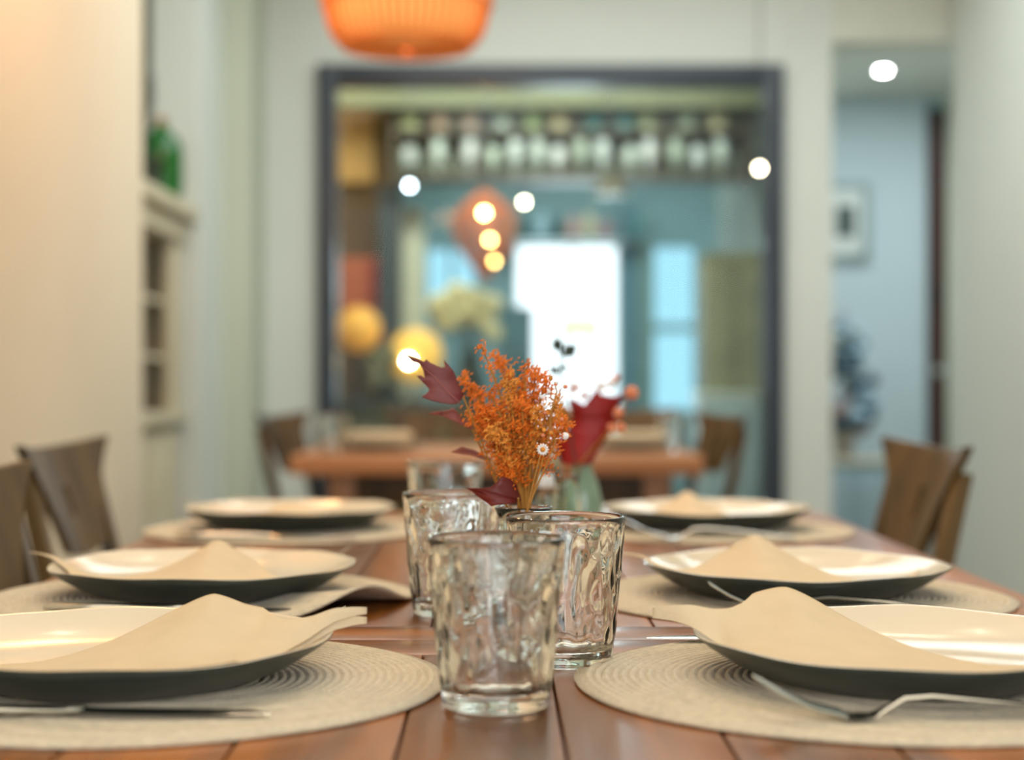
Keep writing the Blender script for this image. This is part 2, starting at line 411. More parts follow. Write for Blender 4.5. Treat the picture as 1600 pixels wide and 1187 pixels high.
# ------------------------------------------------------------------ plates
PR, PH = 0.135, 0.0245
def plate_meshes():
    top = [(0.0005, 0.0060), (0.05, 0.0062), (0.082, 0.0075), (0.105, 0.0125), (0.122, 0.0185), (0.1325, 0.0236), (0.1350, 0.0248), (0.1362, 0.0245)]
    bot = [(0.1362, 0.0245), (0.1360, 0.0232), (0.128, 0.0180), (0.112, 0.0095), (0.095, 0.0030), (0.084, 0.0004), (0.080, 0.0), (0.0775, 0.0012), (0.0005, 0.0022)]
    def fn(k, a, r, z):
        w = max(0, (r-0.09)/0.045)
        return r*(1+0.010*w*math.sin(a*5+0.5)*0.5), z+w*(0.0009*math.sin(a*3+1)+0.0006*math.sin(a*8))
    out = []
    for prof, m in ((top, M_pin), (bot, M_pout)):
        bm = bmesh.new(); lathe(bm, [(a_, b_*1.12) for a_, b_ in prof], 96, fn=fn)
        bm.faces.new([v for v in bm.verts][:96]) if prof is top else bm.faces.new([v for v in bm.verts][-96:])
        me = bpy.data.meshes.new('plate_surface'); bmesh.ops.recalc_face_normals(bm, faces=bm.faces)
        bm.to_mesh(me); bm.free(); me.polygons.foreach_set('use_smooth', [True]*len(me.polygons)); me.materials.append(m)
        if prof is top:
            if me.polygons[len(me.polygons)//2].normal.z < 0: me.flip_normals()
        out.append(me)
    return out
ptop, pbot = plate_meshes()
def plate(x, y, rz, lab, tilt=(0, 0)):
    t = empty('dinner_plate', lab, 'plate', (x, y, TZ+MT+0.0003), rz, 'dinner plates on the placemats')
    link('upper_face', ptop, None, t); link('underside', pbot, None, t)
    ptop.materials[0] = M_pin; pbot.materials[0] = M_pout
    return t
plates = [(-0.244, YN-0.004, 'near left'), (0.262, YN, 'near right'), (-0.266, YM, 'mid left'), (0.267, YM, 'mid right'),
          (-0.272, YF, 'far left'), (0.271, YF, 'far right')]
PL = {'near left': 'cream plate with dark underside, nearest one on the left',
      'near right': 'cream plate with dark underside, nearest one on the right, cut by the frame',
      'mid left': 'cream plate with dark underside on the left mat that curls up',
      'mid right': 'cream plate with dark underside and light glints, middle of right side',
      'far left': 'cream plate with dark underside, farthest on the left side',
      'far right': 'cream plate with dark underside, farthest on the right side'}
for i, (x, y, k) in enumerate(plates): plate(x, y, i*1.1, PL[k])

def plate_h(r):
    pts = [(0, 0.0062), (0.05, 0.0064), (0.082, 0.0078), (0.105, 0.0128), (0.122, 0.0188), (0.1325, 0.0240), (0.138, 0.0262), (0.2, 0.034)]
    for (a, za), (b, zb) in zip(pts, pts[1:]):
        if r <= b: return 1.12*(za+(zb-za)*(r-a)/(b-a))
    return 1.12*pts[-1][1]
def seg_interp(pts, t):
    for (a, va), (b, vb) in zip(pts, pts[1:]):
        if t <= b: return va+(vb-va)*(t-a)/(b-a)
    return pts[-1][1]
# napkin: folded triangular sheet; silhouette = back edge, given along local x (towards the table centre negative)
def napkin(x, y, flip, lab, x0, x1, pk, pkh, pky, tiplift, ftop=0.0, front=-0.128, layers=1, sw=0.060):
    o0 = empty('napkin', lab, 'napkin', (x, y, TZ+MT+0.0003), 0, 'folded beige napkins on the plates')
    NX, NY = 90, 40
    for ly in range(layers):
        bm = bmesh.new(); g = []
        off = 0.0010*ly
        for i in range(NX+1):
            u = x0+(x1-x0)*i/NX
            t = i/NX
            # front edge follows the rim, tips narrow
            wdt = min(1.0, ((u-x0)/0.070))**1.25 if u > x0 else 0
            wde = min(1.0, ((x1-u)/0.06))**0.8 if u < x1 else 0
            wd = max(0.02, wdt*wde)
            rr = math.sqrt(max(0.0, 0.127**2-min(abs(u), 0.12)**2))
            fy = -rr*wd+0.012*(1-wd)
            ridge = math.exp(-abs((u-pk)/0.075)**1.5)
            by = fy+(pky-fy)*(0.22+0.78*min(1, (0.9*ridge+0.35)))*wd+0.012*wd
            row = []
            for j in range(NY+1):
                v = j/NY
                yy = fy+(by-fy)*v
                r = math.hypot(u, yy)
                if abs(u) > 0.125:  r = min(r, 0.15)
                base = plate_h(r)+0.0012+off
                tent = pkh*math.exp(-abs((u-pk)/sw)**1.45)*(v**1.35)
                sp = 0.018*max(0, 1-abs(u-pk)/0.13)*math.sin(v*PI*0.55)
                z = max(base, base+tent*0.86+0.0*sp)
                z = z+0.0035*math.sin(v*PI)*math.exp(-((u-pk)/0.09)**2)
                if u < -0.11: z += tiplift*((-0.11-u)/0.05)**1.2
                if u > 0.11: z += 0.25*tiplift*((u-0.11)/0.05)**1.2
                z += 0.0006*noise.noise(Vector((u*30, yy*30, ly*3.1+x*10)))
                if ly == 1:
                    z += 0.0035*max(0, (-u-0.08)/0.05) if u < -0.08 else 0
                row.append(bm.verts.new((u*flip, yy, z)))
            g.append(row)
        for i in range(NX):
            for j in range(NY):
                bm.faces.new((g[i][j], g[i+1][j], g[i+1][j+1], g[i][j+1]))
        o = obj('fold', bm, M_nap, o0, True, 80)
        sm = o.modifiers.new('thickness', 'SOLIDIFY'); sm.thickness = 0.0007; sm.offset = 1
    return o0
n1 = napkin(0.262, YN, 1, 'folded beige napkin on nearest right plate, with small dark mark', -0.162, 0.135, -0.070, 0.050, 0.030, 0.004)
napkin(-0.244, YN-0.004, -1, 'folded beige napkin on nearest left plate, its doubled tip over the rim', -0.158, 0.130, -0.055, 0.047, 0.020, 0.001, layers=2)
napkin(-0.266, YM, 1, 'folded beige napkin on middle left plate, tip pointing away from glasses', -0.160, 0.105, 0.002, 0.037, 0.050, 0.003, sw=0.038)
napkin(0.267, YM, 1, 'folded beige napkin on middle right plate, low rounded peak', -0.155, 0.115, -0.030, 0.046, 0.030, 0.002, sw=0.045)
napkin(-0.272, YF, 1, 'folded beige napkin on farthest left plate, lying almost flat', -0.142, 0.115, -0.01, 0.024, 0.050, 0.004, sw=0.03)
napkin(0.271, YF, 1, 'folded beige napkin on farthest right plate, with a small peak', -0.138, 0.118, -0.018, 0.040, 0.050, 0.003, sw=0.036)
# printed mark near the frame edge on the nearest right napkin
bm = bmesh.new()
for k in range(3):
    c = Vector((0.078+0.0042*k, -0.035, 0.0))
    tube(bm, [c+Vector((0.0022*math.cos(a), 0.0030*math.sin(a), 0)) for a in [i*PI/6 for i in range(12)]], 0.00035, 4)
for v in bm.verts:
    v.co.z += plate_h(math.hypot(v.co.x, v.co.y))+0.0042
obj('printed_mark', bm, M_frame, n1)

# ------------------------------------------------------------------ cutlery
def loft(bm, secs, rects=True):
    rings = []
    for (x, y, z, w, t) in secs:
        ring = []
        for k in range(8):
            a = 2*PI*k/8
            ring.append(bm.verts.new((x, y+w/2*math.cos(a), z+t/2*math.sin(a))))
        rings.append(ring)
    for a, b in zip(rings, rings[1:]):
        for i in range(8): bm.faces.new((a[i], a[(i+1) % 8], b[(i+1) % 8], b[i]))
    bm.faces.new(list(reversed(rings[0]))); bm.faces.new(rings[-1])
def fork(x, y, flip, lab, rz=0.0, lift=1.0):
    # local x: 0 = tine tips, 0.205 = end of handle
    t = empty('fork', lab, 'fork', (x, y, TZ+MT+0.0010), (0 if flip > 0 else PI)+rz, 'dinner forks beside the plates')
    for k in range(4):
        yy = -0.0093+0.0062*k
        bm = bmesh.new()
        loft(bm, [(0.0, yy*0.95, 0.0235*lift, 0.0018, 0.0018), (0.016, yy, 0.0145*lift, 0.0032, 0.0028), (0.032, yy, 0.0075*lift, 0.0036, 0.0030), (0.050, yy, 0.0030*lift, 0.0038, 0.003)])
        obj('tine', bm, M_steel, t)
    bm = bmesh.new()
    loft(bm, [(0.047, 0, 0.0034*lift, 0.0205, 0.0022), (0.056, 0, 0.0014, 0.0215, 0.0022), (0.066, 0, 0.0018, 0.016, 0.0024), (0.074, 0, 0.006, 0.0085, 0.003),
              (0.084, 0, 0.0115, 0.0064, 0.0036), (0.100, 0, 0.0128, 0.0062, 0.0036), (0.140, 0, 0.0095, 0.0085, 0.0032), (0.180, 0, 0.0045, 0.0125, 0.0028), (0.200, 0, 0.0020, 0.0125, 0.0026), (0.206, 0, 0.0016, 0.006, 0.002)])
    obj('handle', bm, M_steel, t)
    return t
def knife(x, y, flip, lab, rz=0.0):
    t = empty('table_knife', lab, 'knife', (x, y, TZ+MT+0.0012), (0 if flip > 0 else PI)+rz, 'table knives beside the plates')
    bm = bmesh.new()
    loft(bm, [(0.0, 0.002, 0.001, 0.003, 0.0010), (0.012, 0.0, 0.0018, 0.014, 0.0014), (0.06, 0, 0.0022, 0.018, 0.0018), (0.10, 0, 0.0028, 0.016, 0.0022), (0.108, 0, 0.0032, 0.010, 0.004)])
    obj('blade', bm, M_steel, t)
    bm = bmesh.new()
    loft(bm, [(0.106, 0, 0.0034, 0.009, 0.0055), (0.13, 0, 0.0034, 0.011, 0.0064), (0.18, 0, 0.0036, 0.014, 0.0070), (0.215, 0, 0.0036, 0.015, 0.0070), (0.222, 0, 0.0034, 0.008, 0.004)])
    obj('handle', bm, M_steel, t)
    return t
fork(X(1180, 0.935), 0.935, 1, 'steel fork in front of the nearest right plate, tines raised', 0.02)
fork(X(1108, 1.372), 1.372, 1, 'steel fork between the two right plates, tines showing above napkin peak', -0.02, 1.0)
fork(X(975, 2.01), 2.01, 1, 'blurred steel fork before the farthest right plate', -0.02)
knife(X(425, 0.946), 0.946, -1, 'steel knife in front of the nearest left plate', 0.01)
knife(X(490, 1.372), 1.372, -1, 'steel knife between the nearest and middle left plates', 0.0)
knife(X(560, 2.02), 2.02, -1, 'blurred steel knife before the farthest left plate', 0.0)
fork(X(533, 1.185), 1.196, -1, 'steel fork behind the nearest left plate, only tines showing', -0.16, 1.15)
fork(X(546, 1.63), 1.64, -1, 'steel fork behind the middle left plate, tine tips showing', -0.05, 1.15)
knife(X(1010, 1.225), 1.222, 1, 'steel knife behind the nearest right plate, mostly hidden')
o = knife(X(1070, 1.64), 1.652, 1, 'steel knife behind the middle right plate, mostly hidden')

# ------------------------------------------------------------------ tumblers
def tumbler_mesh(ro, rb, H, emb, seed):
    bm = bmesh.new(); seg = 128
    NZ = 44; prof = []
    for i in range(NZ+1):
        t = i/NZ
        prof.append((rb+(ro-rb)*t**0.92, 0.003+(H-0.003)*t))
    n_out = len(prof)
    th = 0.0027
    rim = [(ro-th*0.3, H+0.0009), (ro-th*0.75, H+0.0008), (ro-th, H)]
    inner = []
    for i in range(1, 17):
        t = 1-i/16
        inner.append((rb+(ro-rb)*t**0.92-th-0.0006*(1-t), 0.013+(H-0.013)*t))
    inner += [(rb-0.009, 0.0102), (rb*0.4, 0.0096), (0.0006, 0.0095)]
    base = [(0.0006, 0.0022), (rb-0.010, 0.0020), (rb-0.006, 0.0), (rb-0.003, 0.0), (rb-0.0007, 0.0012)]
    full = base+prof+rim+inner
    nb = len(base)
    def fn(k, a, r, z):
        if nb <= k < nb+n_out:
            t = (z/H)
            m = min(1, max(0, (t-0.10)/0.08))*min(1, max(0, (0.955-t)/0.05))
            ca, sa = math.cos(a), math.sin(a)
            p = Vector((ca*3.9, sa*3.9, z*36+seed))
            n = noise.noise(p)
            n2 = noise.noise(Vector((ca*8, sa*8, z*70+seed*2)))
            ridge = 1-abs(n)*3.2; ridge = max(-0.6, ridge)
            r = r+emb*m*(ridge*0.9+0.5*n2)-emb*0.3*m
        elif k >= nb+n_out+3 and r > 0.01:
            pass
        return r, z
    lathe(bm, full, seg, cap0=True, cap1=True, fn=fn)
    me = bpy.data.meshes.new('tumbler'); bmesh.ops.recalc_face_normals(bm, faces=bm.faces)
    bm.to_mesh(me); bm.free(); me.polygons.foreach_set('use_smooth', [True]*len(me.polygons)); me.materials.append(M_glass)
    return me
g1 = tumbler_mesh(0.0415, 0.0325, 0.101, 0.0011, 1.3)
G = 'ripple-pressed clear glass tumblers along the table centre'
def tumbler(me, px, Y, rz, lab, m=None):
    o = link('tumbler', me, None); o.location = (X(px, Y), Y, TZ+0.0003); o.rotation_euler.z = rz
    return tag(o, lab, 'glass', G)
tumbler(g1, 775, 0.999, 0.3, 'clear pressed glass tumbler, the nearest, in the middle foreground')
tumbler(g1, 883.5, 1.154, 2.1, 'clear pressed glass tumbler just behind and right of the nearest')
tumbler(g1, 706, 1.395, 4.0, 'clear pressed glass tumbler left of the orange bouquet')
g2 = tumbler_mesh(0.044, 0.034, 0.101, 0.0004, 5.0)
tumbler(g2, 696, 1.94, 1.0, 'smooth clear tumbler, blurred, behind the left pressed tumbler')

# ------------------------------------------------------------------ bouquet vase
VXp, VYp = X(818, 1.29), 1.29
def jar_mesh(name, prof_o, th, m, seg=64, base=0.004):
    bm = bmesh.new()
    inn = [(max(0.001, r-th), max(z, base)) for r, z in reversed(prof_o)]
    lathe(bm, [(0.0006, 0.0)]+prof_o+[(prof_o[-1][0]-th/2, prof_o[-1][1]+th*0.4)]+inn+[(0.0006, base)], seg, cap0=True, cap1=True)
    me = bpy.data.meshes.new(name); bmesh.ops.recalc_face_normals(bm, faces=bm.faces); bm.to_mesh(me); bm.free()
    me.polygons.foreach_set('use_smooth', [True]*len(me.polygons)); me.materials.append(m)
    return me
vm = jar_mesh('vase', [(0.026, 0.0), (0.029, 0.003), (0.031, 0.03), (0.030, 0.055), (0.024, 0.072), (0.019, 0.080), (0.019, 0.088), (0.0225, 0.097)], 0.0022, M_vglass)
vase = link('vase', vm, None); vase.location = (VXp, VYp, TZ+0.0003)
tag(vase, 'small clear glass vase holding the orange dried bouquet behind the tumblers', 'vase')
mouth = Vector((VXp, VYp, TZ+0.097))

floret_me = []
def floret_cluster(bm, p, size, n):
    for _ in range(n):
        d = Vector((random.gauss(0, 1), random.gauss(0, 1), random.gauss(0.35, 1))).normalized()
        q = Vector(p)+Vector((random.gauss(0, 1), random.gauss(0, 1), random.gauss(0, 1)))*size*0.75
        L = size*random.uniform(0.6, 1.5)
        side = d.orthogonal().normalized()
        a = bez(q, q+d*L*0.6, q+d*L*0.8+side*L*0.7, 2)
        r = size*0.20
        tube(bm, a, [r*0.6, r*1.1, r*0.5], 4)
def sprig(ends, lab, group, fm, sparse=1.0, Yj=0.0):
    px, py = ends
    Y = 1.29+Yj
    tip = P(px, py, Y)
    base = Vector((VXp+random.uniform(-0.008, 0.008), VYp+random.uniform(-0.008, 0.008), TZ+0.012))
    ring = Vector((VXp+(tip.x-VXp)*0.10+0.002, VYp+(tip.y-VYp)*0.12, TZ+0.100))
    ctrl = ring+Vector(((tip.x-ring.x)*0.22, (tip.y-ring.y)*0.3, (tip.z-ring.z)*0.55))
    t = empty('dried_flower_sprig', lab, 'dried flowers', tuple(base), 0, group)
    path = [base]+bez(ring, ctrl, tip, 12)
    bm = bmesh.new(); tube(bm, [p-base for p in path], [0.0011]*3+[0.0010]*(len(path)-5)+[0.0006, 0.0005], 6)
    br = bmesh.new(); fl = bmesh.new()
    n = len(path)
    hh = (tip-ring).length
    nb = int(22*sparse)
    for b in range(nb):
        f = random.uniform(0.30, 1.0)**0.8
        k = 1+f*(n-2); i = min(n-2, int(k)); p = path[i].lerp(path[i+1], k-int(k))
        up = (tip-ring).normalized()
        rad = Vector((random.gauss(0, 1), random.gauss(0, 0.8), random.gauss(0.1, 0.5)))
        rad = (rad-up*rad.dot(up)).normalized()
        L = random.uniform(0.006, 0.019)*(1.12-f*0.75)
        e = p+(up*random.uniform(0.3, 0.9)+rad).normalized()*L
        tube(br, [p-base, (p+e)/2-base+up*0.001, e-base], 0.00045, 4, False)
        for s in (0.35, 0.6, 0.8, 1.0):
            floret_cluster(fl, p.lerp(e, s)-base, 0.0030, 3)
    for f in [0.5+0.5*i/12 for i in range(13)]:
        k = 1+f*(n-2.001); i = min(n-2, int(k)); p = path[i].lerp(path[i+1], k-int(k))
        floret_cluster(fl, p-base, 0.0028, 3)
    st = obj('stem', bm, M_stem, t)
    o = obj('side_stems', br, M_stem, t); o['kind'] = 'stuff'
    o = obj('florets', fl, fm, t); o['kind'] = 'stuff'
    return t
ends = [((752, 540), M_or, 'tallest orange dried sprig, its tip highest in the bouquet'),
        ((779, 560), M_or, 'orange dried sprig just right of the tallest tip'), ((820, 568), M_or, 'orange dried sprig with the second highest tip, above the middle stems'), ((800, 582), M_or2, 'amber dried sprig at the top middle of the bouquet'), ((722, 588), M_or, 'orange dried sprig leaning furthest left, beside the mauve leaf'),
        ((741, 608), M_or, 'orange dried sprig next to the furthest left one, tip a little higher'), ((852, 592), M_or, 'orange dried sprig against the bright doorway at the upper right'), ((838, 580), M_or, None), ((872, 622), M_or2, 'amber dried sprig at the upper right, above the round bud'), ((884, 658), M_or, 'orange dried sprig leaning furthest right of the bouquet'),
        ((765, 612), M_or, None), ((790, 600), M_or2, None), ((748, 650), M_or, None), ((865, 655), M_or, None), ((815, 625), M_or, None), ((728, 640), M_or, 'orange dried sprig lowest on the left, touching the dusty pink leaf'), ((842, 640), M_or2, None), ((770, 670), M_or2, None)]
for i, (e, m, lb) in enumerate(ends):
    g = 'orange dried sprigs in the bouquet'
    sprig(e, lb or 'orange dried flower sprig in the middle of the bouquet', g, m, (0.45 if i == 0 else 1.0), random.uniform(-0.025, 0.025))
# low florets on the left flank
for k, (px, py) in enumerate([(788, 736), (778, 712), (798, 722)]):
    sprig((px, py), 'short orange dried sprig low over the vase mouth', 'short orange sprigs at the vase mouth', M_or, 0.6, -0.012)

def leaf(name, pts, Y, m, lab, cat='leaf', depth=0.012, stem_to=None, bend=1.0, parentlab=None, vein=None):
    W = [P(a, b, Y) for a, b in pts]
    c = sum(W, Vector())/len(W)
    size = max((p-c).length for p in W)
    bm = bmesh.new()
    vs = [bm.verts.new(p-c) for p in W]
    for tri in tessellate_polygon([[Vector((p.x, p.z, 0)) for p in W]]):
        bm.faces.new([vs[k] for k in tri])
    bmesh.ops.subdivide_edges(bm, edges=bm.edges[:], cuts=2, use_grid_fill=True)
    for v in bm.verts:
        x, z = v.co.x/size, v.co.z/size
        v.co.y += depth*bend*(x*x-0.4*z*z+0.35*x*z)+0.0015*noise.noise(Vector((x*3, z*3, 5)))
    t = empty(name, lab, cat, tuple(c))
    o = obj('blade', bm, m, t, True, 80)
    s = o.modifiers.new('thickness', 'SOLIDIFY'); s.thickness = 0.0006; s.offset = 0
    if stem_to is not None:
        a = P(*stem_to[0], Y)-c; b = Vector(stem_to[1])-c
        sm = bmesh.new(); mid = (a+b)/2+Vector((0, 0.003, 0.0))
        tube(sm, bez(a, mid, b, 8), 0.0008, 6); obj('leaf_stalk', sm, M_stem, t)
    if vein:
        vm_ = bmesh.new()
        q = [P(*p, Y)-c for p in vein]
        for k, p in enumerate(q):
            x, z = p.x/size, p.z/size; p.y += depth*bend*(x*x-0.4*z*z+0.35*x*z)-0.0006
        tube(vm_, q, [0.0006]*(len(q)-1)+[0.0002], 5); obj('midrib', vm_, M_leaf2, t)
    return t
def c5(l): return [(600+a/3.71, 500+b/3.71) for a, b in l]
inm = tuple(mouth+Vector((-0.004, 0, -0.02)))
leaf('oak_leaf', c5([(128, 204), (190, 222), (232, 240), (245, 226), (268, 246), (305, 264), (335, 275), (354, 268), (344, 228), (375, 262), (405, 300), (420, 345), (440, 390), (462, 430), (446, 462), (420, 484), (385, 486), (350, 480), (290, 470), (216, 445), (254, 420), (262, 400), (240, 375), (216, 350), (188, 322), (214, 320), (236, 334), (228, 290), (206, 250), (166, 240)]),
     1.30, M_leaf1, 'mauve brown oak leaf pointing up left out of the orange bouquet', stem_to=((724, 620), inm), vein=c5([(440, 480), (370, 415), (280, 320), (170, 224)]))
leaf('oak_leaf', c5([(240, 548), (300, 532), (370, 522), (402, 508), (428, 538), (448, 566), (500, 596), (524, 642), (470, 616), (400, 582), (330, 552)]),
     1.32, M_leaf2, 'dusty pink curled leaf below the mauve oak leaf', stem_to=((738, 670), inm), depth=0.02)
leaf('oak_leaf', c5([(385, 768), (450, 736), (520, 752), (600, 790), (640, 815), (580, 806), (500, 780)]),
     1.36, M_leaf2, 'narrow brown leaf edge above the blurred smooth tumbler', stem_to=((772, 718), inm))
leaf('oak_leaf', c5([(470, 978), (560, 976), (622, 966), (655, 938), (682, 905), (730, 920), (770, 960), (795, 1050), (760, 1064), (700, 1062), (622, 1078), (592, 1055), (540, 1022), (508, 996)]),
     1.268, M_leaf3, 'dark red leaf drooping low left over the vase mouth', stem_to=((810, 778), inm))

# daisy and bead twigs beside the orange sprigs
def twig(name, pts, Y, lab, heads, cat='flower', sm=M_stem, rad=0.0006):
    W = [P(a, b, Y) for a, b in pts]; c = W[0]
    t = empty(name, lab, cat, tuple(c))
    bm = bmesh.new(); tube(bm, [p-c for p in W], rad, 5); obj('stem', bm, sm, t)
    for (px, py, r, m, kind) in heads:
        q = P(px, py, Y)-c
        bm = bmesh.new()
        if kind == 'bud':
            ball(bm, q, r, 2, jit=0.15); obj('bud', bm, m, t)
        elif kind == 'rose':
            for k in range(9):
                a = k*2.4; rr = r*0.12*k/2
                ball(bm, q+Vector((rr*math.cos(a), -abs(rr)*0.4, rr*math.sin(a))), r*0.42, 1, (1, 0.6, 1), 0.3)
            obj('flower_head', bm, m, t)
        elif kind == 'daisy':
            for k in range(13):
                a = 2*PI*k/13; R = Matrix.Rotation(-a, 4, 'Y')
                v = [R @ Vector(p) for p in ((r*0.25, -0.0005, -r*0.10), (r*0.75, -0.0012, -r*0.22), (r*1.1, 0.0, 0), (r*0.75, -0.0012, r*0.22), (r*0.25, -0.0005, r*0.10))]
                f = [bm.verts.new(q+p) for p in v]; g_ = [bm.verts.new(q+p+Vector((0, 0.0006, 0))) for p in v]
                bm.faces.new(f); bm.faces.new(list(reversed(g_)))
                for i in range(5): bm.faces.new((f[i], g_[i], g_[(i+1) % 5], f[(i+1) % 5]))
            o = obj('petals', bm, M_petal, t)
            bm = bmesh.new(); ball(bm, q+Vector((0, -0.0015, 0)), r*0.42, 2, (1, 0.6, 1)); obj('flower_centre', bm, M_or2, t)
    return t
twig('daisy', [(823, 800), (834, 750), (846, 705)], 1.245, 'small white daisy with orange centre right of the orange stems', [(848, 702, 0.0045, M_petal, 'daisy')])
twig('bud_twig', [(822, 800), (850, 735), (868, 690), (862, 665), (880, 680)], 1.25, 'thin twig with a single pale round bud at right', [(882, 681, 0.0028, M_peach, 'bud'), (883, 681, 0.0030, M_petal, 'bud')])
hd = [(850+random.uniform(-4, 34), y, 0.0016, random.choice((M_or2, M_petal, M_peach)), 'bud') for y in (592, 598, 604, 612, 620, 628, 636, 645, 655, 590, 600, 668, 672, 680, 676)]
twig('bead_twig', [(824, 800), (845, 730), (858, 680), (862, 640), (870, 612), (866, 596)], 1.26, 'fine twig of tiny white and orange beads at the bouquet top right', hd)

# ------------------------------------------------------------------ shakers and small glass
def shaker(px, Y, r, h, caph, fillm, fillh, lab):
    t = empty('shaker', lab, 'shaker', (X(px, Y), Y, TZ+0.0003), 0)
    me = jar_mesh('shaker_body', [(r*0.9, 0), (r*1.08, 0.002), (r*1.1, (h-caph)*0.5), (r*1.0, (h-caph)*0.85), (r*0.85, h-caph)], 0.0015, M_vglass, 24, 0.003)
    link('glass_body', me, None, t)
    bm = bmesh.new(); lathe(bm, [(r*0.88, 0.0035), (r*0.9, fillh)], 24, cap0=True, cap1=True); obj('contents', bm, fillm, t)
    bm = bmesh.new(); lathe(bm, [(r*0.98, h-caph), (r*1.0, h-caph*0.3), (r*0.92, h), (r*0.2, h+0.0005)], 24, cap0=True, cap1=True); obj('cap', bm, M_white, t)
    return t
shaker(855, 1.80, 0.0115, 0.093, 0.012, M_pep, 0.045, 'small glass shaker with flat white cap behind the bouquet stems')
shaker(859, 2.00, 0.0145, 0.118, 0.014, M_pep, 0.09, 'taller shaker with white cap behind the daisy')
tj = jar_mesh('toothpick_glass', [(0.012, 0), (0.0135, 0.003), (0.0145, 0.04), (0.0155, 0.06), (0.012, 0.085), (0.014, 0.096)], 0.0014, M_vglass, 24, 0.003)
o = link('glass_bottle', tj, None); o.location = (X(885, 1.75), 1.75, TZ+0.0003); tag(o, 'small ribbed clear glass bottle between white capped shaker and green vase', 'bottle')

# ------------------------------------------------------------------ green vase with the crimson bouquet
YV = 1.95
gv = jar_mesh('green_vase', [(0.014, 0), (0.019, 0.004), (0.0235, 0.030), (0.0235, 0.055), (0.018, 0.076), (0.012, 0.090), (0.011, 0.097), (0.014, 0.103)], 0.002, M_celadon, 48, 0.004)
o = link('vase', gv, None); o.location = (X(910, YV), YV, TZ+0.0003); tag(o, 'rounded celadon green vase holding the crimson leaf', 'vase')
vmth = (X(910, YV), YV, TZ+0.07)
leaf('maple_leaf', c5([(1072, 455), (1110, 462), (1130, 474), (1160, 492), (1190, 452), (1232, 398), (1262, 432), (1330, 442), (1402, 428), (1368, 480), (1332, 525), (1322, 560), (1375, 545), (1400, 560), (1345, 600), (1290, 680), (1240, 760), (1200, 832), (1120, 840), (1040, 836), (1012, 785), (975, 690), (1030, 680), (985, 640), (1062, 640), (1095, 570), (1085, 510)]),
     1.92, M_leafr, 'large crimson maple leaf standing in the green vase', stem_to=((903, 722), vmth), depth=0.02)
leaf('maple_leaf', c5([(985, 500), (1040, 490), (1085, 520), (1075, 620), (1020, 650), (985, 600)]), 1.97, M_or2, 'blurred orange leaf between orange sprigs and crimson leaf', stem_to=((890, 672), vmth))
vb = (903, 727)
twig('pink_blossom', [vb, (900, 660), (898, 622)], 1.93, 'pale pink blossom stem above the crimson leaf, left one', [(897, 606, 0.010, M_pink, 'rose'), (912, 618, 0.008, M_pink, 'rose')], rad=0.001)
twig('white_blossom', [vb, (925, 660), (945, 615)], 1.94, 'white blossom stem above the crimson leaf, right one', [(938, 604, 0.010, M_petal, 'rose'), (955, 598, 0.009, M_petal, 'rose'), (962, 590, 0.006, M_peach, 'rose')], rad=0.001)
twig('peach_bud_twig', [vb, (945, 680), (970, 650), (980, 620)], 1.90, 'twig of peach buds right of the crimson leaf', [(987, 614, 0.0085, M_peach, 'bud'), (966, 645, 0.006, M_peach, 'bud'), (970, 668, 0.006, M_peach, 'bud'), (955, 668, 0.005, M_peach, 'bud')], rad=0.001)
t = twig('dark_twig', [(900, 727), (884, 640), (874, 580), (878, 545), (872, 530)], 1.86, 'dark leafy twig against the bright doorway', [], cat='twig', sm=M_dgreen, rad=0.0012)
bm = bmesh.new(); c = P(900, 727, 1.86)
for (px, py, ex, ey) in [(878, 558, 902, 538), (876, 552, 866, 526), (874, 578, 888, 572), (873, 585, 858, 572)]:
    a = P(px, py, 1.86)-c; b = P(ex, ey, 1.86)-c; mdl = (a+b)/2; nrm = Vector((-(b-a).z, 0, (b-a).x))*0.38
    vs = [bm.verts.new(p) for p in (a, mdl+nrm, b, mdl-nrm)]; ws = [bm.verts.new(p+Vector((0, 0.0008, 0))) for p in (a, mdl+nrm, b, mdl-nrm)]
    bm.faces.new(vs); bm.faces.new(list(reversed(ws)))
    for i in range(4): bm.faces.new((vs[i], ws[i], ws[(i+1) % 4], vs[(i+1) % 4]))
obj('leaflets', bm, M_dgreen, t, False)

# ------------------------------------------------------------------ chairs (local: sitter faces +x, backrest at x=0)
def back_panel(bm, ztop, h, wt, wb, thick=0.014):
    NU, NV = 24, 14
    fr_, bk = {}, {}
    def half(v):      # v 0 bottom .. 1 top ; flared sides
        return (wb+(wt-wb)*(0.10*v+0.90*v**1.7))/2
    def pos(u, v, off):
        y = u*half(v)
        z = ztop-h+h*v+0.010*(u*u)*v-0.014*(1-v)*(u*u)*(-1)
        bow = -0.028*(1-(y/0.225)**2)
        return Vector((bow-0.055*v+off, y, z))
    for i in range(NU+1):
        for j in range(NV+1):
            u = -1+2*i/NU; v = j/NV
            fr_[i, j] = bm.verts.new(pos(u, v, 0.0)); bk[i, j] = bm.verts.new(pos(u, v, -thick))
    def hole(i, j): return i in (11, 12) and 5 <= j <= 8
    for i in range(NU):
        for j in range(NV):
            if hole(i, j): continue
            bm.faces.new((fr_[i, j], fr_[i+1, j], fr_[i+1, j+1], fr_[i, j+1]))
            bm.faces.new((bk[i, j], bk[i, j+1], bk[i+1, j+1], bk[i+1, j]))
            for (di, dj, a, b) in ((-1, 0, (i, j), (i, j+1)), (1, 0, (i+1, j), (i+1, j+1)), (0, -1, (i, j), (i+1, j)), (0, 1, (i, j+1), (i+1, j+1))):
                ii, jj = i+di, j+dj
                if ii < 0 or ii >= NU or jj < 0 or jj >= NV or hole(ii, jj):
                    bm.faces.new((fr_[a], fr_[b], bk[b], bk[a]))
